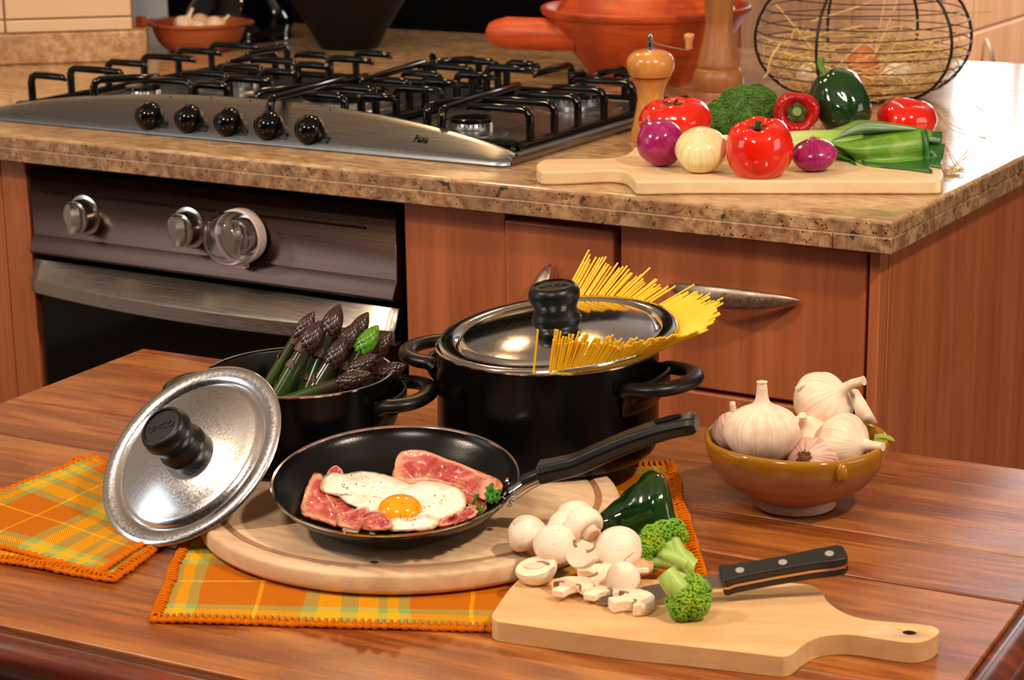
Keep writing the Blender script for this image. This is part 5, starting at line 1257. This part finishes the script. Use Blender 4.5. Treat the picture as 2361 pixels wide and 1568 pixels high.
# ------------------------------------------------------------------ knife
zk = ZP+.0022
hA, hB_ = at(1660, 1340, ZP+.016), at(1950, 1286, ZP+.030)
kd = (hB_-hA).normalized(); bl0 = hA-kd*.005; tipk = hA-kd*.085
kl = (hB_-hA).length
kz = (V((0, 0, 1))-kd*kd.z+V((.0, -.35, 0))).normalized(); kz = (kz-kd*kz.dot(kd)).normalized(); ky = kz.cross(kd)
km = Matrix(((kd.x, ky.x, kz.x, hA.x), (kd.y, ky.y, kz.y, hA.y), (kd.z, ky.z, kz.z, hA.z), (0, 0, 0, 1)))
t = T('kitchen_knife', 'kitchen knife with black riveted handle lying over the paddle board', 'knife', mw=km)
hw = [(0, -.0095), (.004, -.0105), (.010, -.0088), (.04, -.0085), (.07, -.0092), (kl-.012, -.0112), (kl-.004, -.0108), (kl, -.007), (kl, .006), (kl-.004, .0085), (kl-.02, .0088), (.05, .0075), (.01, .0085), (.002, .0105), (0, .009)]
mk('tang', prism(hw, -.0012, .0012), M['tang'], t)
for s in (-1, 1):
    sc2 = [(a if a > .003 else a+.001, b*.985) for a, b in hw]
    hs_ = mk('handle_scale', prism(sc2, .0013 if s > 0 else -.0078, .0078 if s > 0 else -.0013), M['knifeh'], t, bevel=.0018, seg=3)
    if s > 0:
        for q in (.16, .50, .87): mk('rivet', lathe([(0, .0004), (.0032, .0002), (.0034, 0)], 20).xf(Matrix.Translation((kl*q, -.001, .0078))), M['rivetm'], hs_)
bl = [(.006, -.0088), (0, -.0092), (-.006, -.0075), (-.02, -.0072), (-.05, -.0070), (-.075, -.0062), (-.092, -.001), (-.094, .004), (-.08, .0088), (-.05, .0098), (-.01, .0095), (0, .0085)]
mk('blade', prism(bl, -.0007, .0007), M['blade'], t, smooth=False)
# ------------------------------------------------------------------ vegetables on the worktop board
def tomato(label, px, py, rw, rh, z0, axis=(0, 0, 1), ph=0, calyx=True, lob=5, amp=.03, stemup=True):
    P = at(px, py, z0+rh*.92)
    t = T('tomato', label, 'tomato', mw=frame(P, axis, RT))
    pr = [(0, .62), (.10, .63), (.22, .74), (.40, .88), (.62, .90), (.84, .68), (.97, .30), (1, -.05), (.94, -.42), (.76, -.75), (.48, -.95), (.2, -1.0), (0, -.99)]
    pr = [(max(0, p.x)*rw, p.z*rh) for p in sm([(a, 0, b) for a, b in pr], 4)]; pr[0] = (0, pr[0][1]); pr[-1] = (0, pr[-1][1])
    fn = lambda a, r, z: (r*(1+amp*(abs(math.cos(lob*.5*(a+ph)))-.5)*(.4+.6*(z > 0))+.012*math.sin(3*a+ph)), z-.04*rh*(z > .3*rh)*math.cos(lob*(a+ph)))
    mk('flesh', lathe(pr[::-1], 72, fn), M['tomato'], t, ang=180)
    if calyx:
        c = mk('calyx', lathe([(0, rh*.66), (.004, rh*.65), (.005, rh*.62)], 12), M['calyx'], t)
        for i in range(5):
            a = 2*PI*i/5+ph; L = rw*random.uniform(.30, .45); pts = [V((math.cos(a)*r_*L, math.sin(a)*r_*L, rh*(.67+.10*math.sin(r_*3)+(.22*r_ if i % 2 else .12*r_)))) for r_ in (0, .3, .6, .85, 1)]
            mk('sepal', tube(pts, [.0024, .0027, .0022, .0012, .0004], 6, flat=.25), M['calyx'], c, ang=80)
        mk('stem', tube([(0, 0, rh*.64), (.001, 0, rh*.85), (.004, 0, rh*1.02)], [.0020, .0017, .0020], 8), M['calyx'], t)
    return t
random.seed(8)
tomato('round ripe tomato front and centre on the pale board', 1751, 344, .0375, .0325, ZQ, (.0, -.25, 1), .3)
tomato('large ridged tomato with dark stem at the back left, by the small mill', 1556, 278, .0440, .0260, ZQ, (-.03, -.10, 1), 1.2, lob=6, amp=.07)
tomato('flat tomato with dimpled top at the back right below the wire basket', 2091, 275, .0375, .0235, ZC, (.12, -.10, 1), .5, calyx=False, lob=4, amp=.06)
def at_base(px, py, z, r): return at(px, py, z)+V((0, 0, r))
def onion(label, P, axis, rw, rh, mat, seed=0, tuft=.25, name='onion'):
    random.seed(seed); t = T(name, label, 'onion', mw=frame(P, axis, RT))
    pr = [(0, -1.0), (.14, -.97), (.45, -.86), (.78, -.55), (.97, -.12), (.98, .18), (.82, .52), (.55, .76), (.32, .90), (.20, 1.0), (.14, 1.06), (0, 1.07)]
    pr = [(max(0, p.x)*rw, p.z*rh) for p in sm([(a, 0, b) for a, b in pr], 4)]; pr[0] = (0, pr[0][1]); pr[-1] = (0, pr[-1][1])
    mk('bulb', lathe(pr, 64, lambda a, r, z: (r*(1+.012*math.sin(3*a+seed)+.008*math.sin(5*a)), z)), M[mat], t, ang=180)
    if tuft:
        mb = MB()
        for i in range(26):
            a = random.uniform(0, 6.28); r = rw*.16*math.sqrt(random.random()); L = rh*tuft*random.uniform(.4, 1)
            tube([(r*math.cos(a), r*math.sin(a), rh*1.0), (r*2.0*math.cos(a), r*2.0*math.sin(a), rh*1.03+L)], [.0010, .0005], 4, mb=mb)
        tag(mk('dry_top', mb, M['dryroot'], t), kind='stuff')
    return t
onion('purple onion at the left of the board, tilted with dry root end up left', at(1522, 383, ZQ)+V((0, 0, .0275)), (-.55, -.1, .75), .0275, .0290, 'onion', 1, .12)
onion('peeled white onion between the purple onion and the front tomato', at(1616, 397, ZQ)+V((0, 0, .0255)), (.12, -.42, .85), .0298, .0268, 'onionw', 2, 0)
onion('small flat purple onion right of the front tomato', at(1876, 394, ZQ)+V((0, 0, .0185)), (.02, -.22, 1), .0262, .0188, 'onion', 3, .03)
# red pepper with stem end facing the viewer
Pp = at(1836, 262, ZQ+.022); dR = dep(Pp)
t = T('red_pepper', 'shiny red pepper with its green stem end facing the viewer', 'pepper', mw=frame(Pp, (-FW+UP*.10-RT*.05), RT))
pr = sm([(0, 0, .004), (.010, 0, .002), (.0135, 0, .006), (.0200, 0, .0145), (.0262, 0, .010), (.0288, 0, -.003), (.0280, 0, -.020), (.0240, 0, -.042), (.013, 0, -.055), (0, 0, -.056)], 4)
pr = [(max(0, p.x), p.z) for p in pr]; pr[0] = (0, pr[0][1]); pr[-1] = (0, pr[-1][1])
lobs = [(1.9, .5), (.4, .5), (-1.0, .5), (3.6, .5)]
def rf(a, r, z):
    k = 1+.13*(abs(math.cos(1.5*(a-.35)))-.62)*min(1, r/.015)+.02*math.sin(2*a); return r*k, z+.003*math.cos(3*(a-.35))*(r > .012)
mk('flesh', lathe(pr[::-1], 80, rf), M['redpep'], t, ang=180)
mk('stem_base', lathe([(.0125, .0035), (.0125, .0065), (.0085, .0085), (.0070, .0075), (0, .0075)], 28, lambda a, r, z: (r*(1+.08*math.sin(5*a)), z)), M['calyx'], t, ang=60)
mk('stem', lathe([(0, .0130), (.0052, .0125), (.0064, .0105), (.0068, .007)][::-1], 20), M['pepcore'], t)
# green pepper leaning
Ga, Gb = pd(1912, 182, dz(1912, 262, ZQ)+.002), pd(1985, 292, dz(1985, 300, ZQ)-.008)
gd = dz(1950, 300, ZQ)
pepper('green_pepper', 'large dark green pepper leaning with its stem pointing up', pd(1908, 178, gd+.040), pd(1972, 300, gd+.006),
       [(0, .02), (.008, .0), (.017, .02), (.0270, .10), (.0335, .22), (.0360, .38), (.0345, .58), (.0310, .78), (.0225, .95), (.009, 1.0), (.004, .96), (0, .95)], 'greenpep', 4, .10, .3, stem=[(0, 0, .003), (-.001, 0, -.008), (-.001, 0, -.019), (.003, .0, -.028)], ph=.3)
# leek
dL = dz(1900, 372, ZQ); bpt = [(1664, 343, .000), (1720, 341, .0), (1800, 337, .0), (1860, 334, .0), (1920, 334, .0), (1985, 336, 0)]
oL = pd(1664, 343, dL+.018)
def LP(px, py, off=0): # leek axis slopes slightly away to the left
    q = (px-1664)/500; return pd(px, py, min(dL+.018-.010*q+off, dz(px, py, ZQ+.0012)))-oL
t = T('leek', 'long leek lying across the pale board with cut green leaves to the right', 'leek', loc=oL)
P8 = [LP(a, b) for a, b, _ in bpt]
mk('shaft', tube(sm(P8, 5), [.0160+.0022*(i/25)**2 for i in range(26)], 24), M['leekw'], t, ang=80)
def loft(name, top, bot, mat, bulge, off=0, nu=26, nv=8, off2=None):
    tp, bt = [V((a, b, 0)) for a, b in top], [V((a, b, 0)) for a, b in bot]; tp = sm(tp, 5); bt = sm(bt, 5)
    def smp(l, u): x = u*(len(l)-1); i = min(int(x), len(l)-2); return l[i].lerp(l[i+1], x-i)
    def f(u, v):
        p = smp(tp, u).lerp(smp(bt, u), v); return LP(p.x, p.y, off-(bulge*math.sin(PI*(.12+.88*v)))*(.35+.65*math.sin(PI*min(1, .15+u*.8))))
    return mk(name, grid(f, nu, nv, uvf=lambda u, v: (v*.6, u+1e-4)), M[mat], t, ang=180, solid=.0009)
loft('leaf', [(1838, 312), (1890, 305), (1940, 292), (1975, 278), (2010, 279), (2070, 286), (2125, 296), (2150, 303)], [(1850, 330), (1900, 345), (1960, 362), (2010, 372), (2060, 376), (2110, 378), (2140, 376), (2150, 374)], 'leek1', .020, .010)
loft('leaf', [(1915, 322), (1950, 300), (1985, 284), (2030, 286), (2080, 292), (2110, 297)], [(1925, 326), (1960, 316), (2000, 312), (2045, 308), (2090, 304), (2115, 300)], 'leek3', .020, -.004)
loft('leaf', [(1900, 323), (1930, 328), (1965, 324), (2010, 314), (2060, 306), (2130, 296)], [(1905, 327), (1940, 347), (1975, 372), (2020, 384), (2080, 384), (2138, 378)], 'leek1', .026, -.008)
loft('leaf', [(1880, 330), (1910, 342), (1945, 358), (1965, 366)], [(1882, 333), (1912, 350), (1950, 371), (1975, 380)], 'leek2', .024, -.006, 12, 4)
loft('leaf', [(1985, 372), (2030, 366), (2080, 364), (2135, 352)], [(1990, 379), (2040, 386), (2100, 392), (2150, 399)], 'leek2', .014, .002, 16, 5)
loft('leaf', [(2105, 300), (2135, 303), (2172, 304)], [(2115, 345), (2140, 350), (2168, 352)], 'leek2', .012, .012, 12, 5)
loft('leaf', [(2112, 318), (2140, 316), (2168, 320)], [(2115, 332), (2142, 330), (2166, 332)], 'leek3', .016, .0, 10, 4)
loft('leaf', [(2120, 322), (2150, 332), (2178, 332)], [(2125, 380), (2150, 384), (2170, 388)], 'leek2', .014, .002, 12, 6)
loft('leaf', [(2125, 298), (2136, 300), (2142, 330)], [(2136, 384), (2144, 396), (2148, 398)], 'leek2', .010, -.016, 8, 8)
for (px, py) in ((1950, 372), (1962, 374)):
    tag(mk('leek_scrap', lathe([(0, 0), (.003, .0006), (.0016, .0022), (0, .0026)], 8, lambda a, r, z: (r*(1+.4*math.sin(3*a)), z)), M['leek2'], loc=at(px, py, ZQ)+V((0, 0, .0002))), 'tiny green leek scrap lying on the pale board below the leek', 'scrap', 'leek scraps on the pale board')
# ------------------------------------------------------------------ mills
Pm = at(1499, 322, ZC); hm = 1815
def mprof(l, k): return [(max(0, p.x), p.z) for p in sm([(a*k, 0, b*k) for a, b in l], 3)]
t = T('pepper_mill', 'small light wood pepper mill with metal crank behind the purple onion', 'pepper mill', loc=(Pm.x, Pm.y, ZC+.0003))
k = 1/1830
lo_ = [(0, 0), (45, 0), (48, 3), (46, 12), (40, 40), (33, 75), (30, 100), (33, 120), (42, 139), (45, 143), (44, 145), (0, 145)]
pr = mprof(lo_, k); pr[0] = (0, 0); pr[-1] = (0, 145*k)
mk('body', lathe(pr, 48), M['mill1'], t, ang=40)
hd_ = [(0, 146), (41, 147), (50, 155), (56, 172), (54, 190), (42, 204), (24, 210), (14, 211), (0, 211)]
pr = mprof(hd_, k); pr[0] = (0, pr[0][1]); pr[-1] = (0, pr[-1][1])
mk('head', lathe(pr, 48), M['mill1'], t, ang=60)
mk('spindle', lathe([(a*k, b*k) for a, b in ((11, 209), (11, 214), (9, 216), (9, 228), (6, 230), (6, 236), (7, 240), (5, 246), (0, 248))], 20), M['chrome'], t, ang=40)
cr = V((pd(1588, 116, dep(Pm)+.01)-t.location)); ca = V((0, 0, 227*k))
mk('crank', tube([ca, ca.lerp(cr, .5)+V((0, 0, -.001)), cr], [.0024, .0022, .0022], 8, flat=.35), M['chrome'], t)
mk('crank_knob', lathe([(0, 0), (7*k, 0), (9*k, 4*k), (8*k, 16*k), (12*k, 26*k), (12.5*k, 33*k), (8*k, 37*k), (0, 38*k)], 20).xf(Matrix.Translation(cr+V((0, 0, .0015)))), M['mill1'], t, ang=60)
Pm2 = at(1655, 238, ZC); k = 1/1592
t = T('pepper_mill', 'tall brown turned wood pepper mill reaching above the picture', 'pepper mill', loc=(Pm2.x, Pm2.y, ZC+.0003))
pf = [(0, 0), (56, 0), (57, 8), (54, 24), (52, 30), (55, 34), (58, 46), (57.5, 62), (52, 76), (48, 80), (49, 86), (48, 94), (44, 112), (37, 142), (31, 172), (30.5, 190), (33, 225), (35, 250), (36, 270)]
pr = mprof(pf, k); pr[0] = (0, 0); pr.append((0, 271*k)); mk('body', lathe(pr, 56), M['mill2'], t, ang=40)
pr = mprof([(0, 273), (34, 273), (38, 285), (40, 310), (32, 335), (14, 347), (0, 350)], k); pr[0] = (0, 273*k); pr[-1] = (0, pr[-1][1]); mk('head', lathe(pr, 48), M['mill2'], t, ang=60)
mk('finial', lathe([(0, 350*k), (6*k, 350*k), (8*k, 358*k), (5*k, 366*k), (0, 367*k)], 16), M['chrome'], t)
# ------------------------------------------------------------------ terracotta pan with domed lid
PT = at(1488, 186, ZC); kT = 1/F*dep(PT)
t = T('terracotta_pan', 'large orange terracotta pan with stub handle behind the hob', 'pan', loc=(PT.x, PT.y, ZC+.0003))
k = kT; zrm = 162*k
pf = [(0, 0), (108, 0), (116, 6), (140, 36), (172, 74), (205, 112), (222, 140), (232, 158), (238, 164), (240, 169), (236, 173), (228, 171), (218, 156), (198, 122), (165, 84), (120, 34), (0, 12)]
pr = mprof(pf, k); pr[0] = (0, 0); pr[-1] = (0, pr[-1][1]); mk('body', lathe(pr, 80), M['terra'], t, ang=60)
h0, h1 = pd(1330, 82, dep(PT)-.060)-t.location, pd(1140, 75, dep(PT)-.030)-t.location
d = (h1-h0); rr = [36*k, 34*k, 37*k, 37*k, 34*k, 30*k, 22*k, 8*k]; qs = [0, .12, .3, .84, .90, .98, 1.06, 1.10]
mk('handle', tube([h0+d*q for q in qs], rr, 28), M['terra'], t, ang=60)
mk('rim_band', lathe([(236*k, zrm-.004), (241*k, zrm+.002), (240*k, zrm+.006), (234*k, zrm+.004)], 80), M['terra'], t, ang=60)
t = T('pot_lid', 'domed orange terracotta lid sitting inside the pan', 'lid', loc=(PT.x, PT.y, ZC+zrm-.006))
pr = mprof([(206, 0), (206, 8), (190, 30), (160, 62), (120, 96), (70, 122), (30, 132), (26, 142), (34, 156), (24, 166), (0, 168)], k); pr[-1] = (0, pr[-1][1])
mk('dome', lathe(pr, 72), M['terra'], t, ang=80)
# ------------------------------------------------------------------ wire basket with eggs
PK = at(1985, 222, ZC); kK = dep(PK)/F; zk0 = ZC+.0004
t = T('wire_basket', 'round black wire egg basket stuffed with straw on the worktop', 'basket', loc=(PK.x, PK.y, zk0))
RK = 243*kK
def kr(z):   # radius of the basket at height z (m)
    zz = z/kK; P_ = [(0, 118), (8, 150), (22, 180), (45, 208), (75, 230), (110, 242), (140, 243), (175, 236), (210, 218), (240, 192), (262, 165)]
    for (a, b), (c, d) in zip(P_, P_[1:]):
        if a <= zz <= c: return (b+(d-b)*(zz-a)/(c-a))*kK
    return P_[-1][1]*kK
hK = 262*kK
zz = .0012; i = 0
while zz < hK:
    r = kr(zz); n = 64; ph = random.uniform(0, 6)
    mk('ring_wire', tube([(r*math.cos(2*PI*j/n)*(1+.006*math.sin(3*2*PI*j/n+ph)), r*math.sin(2*PI*j/n), zz+.0016*math.sin(2*2*PI*j/n+ph)) for j in range(n)], .00085, 5, closed=True), M['wire'], t, ang=80)
    zz += (25+2*math.sin(i))*kK; i += 1
cam_a = math.atan2(CP.y-PK.y, CP.x-PK.x)
for a in (cam_a+.92, cam_a-.42, cam_a-1.5, cam_a+1.62, cam_a+PI-.55, cam_a+PI+.35):
    pts = [V((.03*math.cos(a), .03*math.sin(a), .0014))]+[V(((kr(hK*q/20)+.001)*math.cos(a), (kr(hK*q/20)+.001)*math.sin(a), hK*q/20+.0012)) for q in range(21)]
    mk('rib_wire', tube(sm(pts, 2), .0022, 8), M['wire'], t, ang=80)
mk('top_hoop', tube([(kr(hK)*math.cos(2*PI*j/48), kr(hK)*math.sin(2*PI*j/48), hK) for j in range(48)], .0022, 8, closed=True), M['wire'], t, ang=80)
rnd = random.Random(21); mb = MB()
def straw(p, d, L, r=.0007, kink=.3):
    pts = [V(p)]; d = V(d).normalized()
    for i in range(4):
        d = (d+V((rnd.gauss(0, kink*.4), rnd.gauss(0, kink*.4), rnd.gauss(0, kink*.25)))).normalized(); pts.append(pts[-1]+d*L/4)
    return pts
cnt = 0
while cnt < 900:
    z = rnd.random()**1.7*.075+.004; a = rnd.uniform(0, 2*PI); rmax = kr(z)-.004; r = rmax*(1-rnd.random()**2*.8) if z > .02 else rmax*math.sqrt(rnd.random())
    if z > .035 and r < rmax*.70: continue
    p = V((r*math.cos(a), r*math.sin(a), z)); tdir = V((-math.sin(a), math.cos(a), rnd.gauss(0, .25)))
    pts = straw(p-tdir*.02, tdir, rnd.uniform(.03, .075), kink=.35)
    ok = [q for q in pts if math.hypot(q.x, q.y) < kr(max(0, q.z))-.002 and q.z > .0015]
    if len(ok) < 3: continue
    tube(ok, rnd.choice([.0005, .0008, .0013]), 4, mb=mb); cnt += 1
tag(mk('straw', mb, M['straw'], t, ang=80), kind='stuff')
mb = MB()   # long loose stalks across the basket
for (x0, y0, x1, y1, dd, e) in ((1790, 12, 1900, 150, -.09, -.05), (1850, 60, 1960, 165, -.06, -.02), (1775, 95, 1990, 130, -.07, .02), (1800, 100, 1770, 170, -.10, -.08), (1990, 175, 2070, 0, -.02, -.05), (1905, 200, 1995, 95, -.10, -.03), (1820, 130, 2030, 150, -.06, .02), (2040, 0, 2010, 160, .02, .0), (1870, 50, 2010, 5, .0, .03), (1760, 180, 1830, 70, -.05, -.06), (2030, 210, 2165, 190, -.10, -.06), (2160, 50, 2285, 27, -.02, .01), (1840, 90, 1990, 60, .05, .06), (1900, 75, 2140, 40, .08, .06), (1960, 150, 2160, 120, .07, .05), (2120, 150, 2150, 95, -.02, .0), (1755, 85, 1800, 105, -.05, -.03), (1890, 110, 2120, 110, .08, .08), (2030, 160, 2080, 60, -.03, .02)):
    dK = dep(PK); a_, b2 = pd(x0, y0, dK+dd)-t.location, pd(x1, y1, dK+e)-t.location
    c = a_.lerp(b2, .5)+V((rnd.gauss(0, .004), rnd.gauss(0, .004), rnd.gauss(0, .003))); tube(sm([a_, c, b2], 4), rnd.choice([.0011, .0016]), 5, mb=mb)
tag(mk('loose_stalks', mb, M['straw'], t, ang=80), kind='stuff')
def egg(label, px, py, dd, mat, r=.0215, axis=(0, 0, 1)):
    P = pd(px, py, dep(PK)+dd); pr = [(0, -1), (.35, -.94), (.68, -.72), (.92, -.36), (1, 0), (.95, .38), (.78, .76), (.50, 1.06), (.22, 1.22), (0, 1.26)]
    pr = [(max(0, p.x)*r, p.z*r) for p in sm([(a, 0, b) for a, b in pr], 3)]; pr[0] = (0, -r); pr[-1] = (0, 1.26*r)
    tag(mk('egg', lathe(pr, 36), M[mat], mw=frame(P, axis), ang=180), label, 'egg')
egg('brown egg standing highest in the middle of the wire basket', 1990, 150, -.008, 'eggbrown', .0235, (.1, .2, 1))
egg('brown egg low in the basket below the highest brown egg', 2005, 196, -.058, 'eggbrown', .021, (1, .2, .1))
egg('white egg right of the highest brown egg in the basket', 2065, 180, -.020, 'eggwhite', .022, (1, .3, .2))
egg('white egg at the left behind the green pepper in the basket', 1870, 175, -.035, 'eggwhite', .0215, (1, -.3, .2))
egg('white egg deep in the straw at the front of the basket', 1945, 205, -.045, 'eggwhite', .020, (1, .1, 0))
# loose straws on the worktop
rnd = random.Random(5)
for i, (pts, lab) in enumerate((([(2160, 255), (2190, 290), (2240, 310), (2300, 325)], 'long bent straw lying on the worktop right of the basket'),
                 ([(2180, 335), (2205, 380), (2222, 395)], 'short straw at the right end of the pale board'),
                 ([(2195, 388), (2240, 345), (2270, 318)], 'thin straw crossing the bright worktop reflection'),
                 ([(2205, 190), (2240, 235), (2275, 262)], 'curved straw hanging off the right side of the basket'))):
    ps = [at(a, b, ZC)+V((0, 0, .0012+(.03 if i == 3 and j == 0 else 0)+.002*math.sin(j*1.5))) for j, (a, b) in enumerate(pts)]
    o = ps[0].copy(); tag(mk('straw', tube(sm([p-o for p in ps], 4), .0007, 5), M['straw'], loc=o, ang=80), lab, 'straw')
mb = MB(); oC = at(2190, 400, ZC)
for _ in range(60):
    a = rnd.uniform(0, 6.28); p = V((rnd.gauss(0, .006), rnd.gauss(0, .010), .001+abs(rnd.gauss(0, .002)))); tube([p, p+V((math.cos(a)*.006, math.sin(a)*.006, .001)), p+V((math.cos(a+.4)*.012, math.sin(a+.4)*.012, .002))], .0004, 4, mb=mb)
tag(mk('straw_tuft', mb, M['straw'], loc=oC, ang=80), 'small fuzzy tuft of straw bits at the worktop edge', 'straw', kind='stuff')
# ------------------------------------------------------------------ things behind the hob at the left
PBw = at(462, 116, ZC); k = dep(PBw)/F
t = T('terracotta_bowl', 'small shallow terracotta bowl of garlic behind the hob', 'bowl', loc=(PBw.x, PBw.y, ZC+.0003))
pf = [(0, 0), (60, 0), (80, 8), (96, 26), (104, 46), (107, 56), (113, 60), (114, 65), (107, 67), (99, 62), (92, 44), (72, 20), (0, 10)]
pr = mprof(pf, k); pr[0] = (0, 0); pr[-1] = (0, pr[-1][1]); mk('body', lathe(pr, 64), M['terra2'], t, ang=60)
for s in (-1, 1): mk('lug', ellipsoid(.010, .014, .006, 14, 8).xf(Matrix.Translation(RT*s*112*k+V((0, 0, 64*k)))), M['terra2'], t, ang=80)
dB_ = dep(PBw)
garlic('garlic bulb at the left in the small terracotta bowl', pd(425, 62, dB_-.005), (.2, .4, .8), .0215, .008, 'garlic', 11)
garlic('garlic bulb in the front middle of the small terracotta bowl', pd(458, 72, dB_-.028), (0, .9, .3), .018, .006, 'garlic', 12, root=False)
garlic('garlic bulb at the right in the small terracotta bowl', pd(498, 64, dB_-.008), (.3, .6, .5), .0205, .006, 'garlic', 13, root=False)
garlic('garlic bulb on top with dry brown roots upward in the small bowl', pd(462, 50, dB_+.012), (.1, -.4, -.9), .018, .006, 'garlicpurple', 14)
PJ = at(520, 118, ZC); PJ = PJ+V((FW.x, FW.y, 0)).normalized()*.20; k = dep(PJ)/F
t = T('glazed_jar', 'big blue-black glazed jar behind the terracotta bowl', 'jar', loc=(PJ.x, PJ.y, ZC+.0003))
pf = [(0, 0), (112, 0), (120, 8), (124, 30), (122, 52), (112, 74), (96, 98), (90, 120), (94, 150), (104, 190), (108, 230), (100, 280), (80, 310), (0, 312)]
pr = mprof(pf, k); pr[0] = (0, 0); pr[-1] = (0, pr[-1][1]); mk('body', lathe(pr, 64), M['bluejar'], t, ang=60)
mk('neck_ring', lathe([(92*k, 116*k), (97*k, 121*k), (92*k, 126*k)], 64), M['bluejar'], t, ang=80)
PV = at(806, 110, ZC); k = dep(PV)/F
t = T('conical_pot', 'dark brown flared conical pot behind the middle of the hob', 'pot', loc=(PV.x, PV.y, ZC+.0003))
pf = [(0, 0), (62, 0), (70, 5), (88, 40), (136, 115), (185, 195), (215, 245), (222, 250), (208, 248), (60, 20), (0, 12)]
mk('body', lathe([(a*k, b*k) for a, b in pf], 64), M['conepot'], t, ang=50)
mk('rim', lathe([(214*k, 245*k), (224*k, 250*k), (216*k, 254*k), (208*k, 249*k)], 64), M['conepot'], t, ang=60)
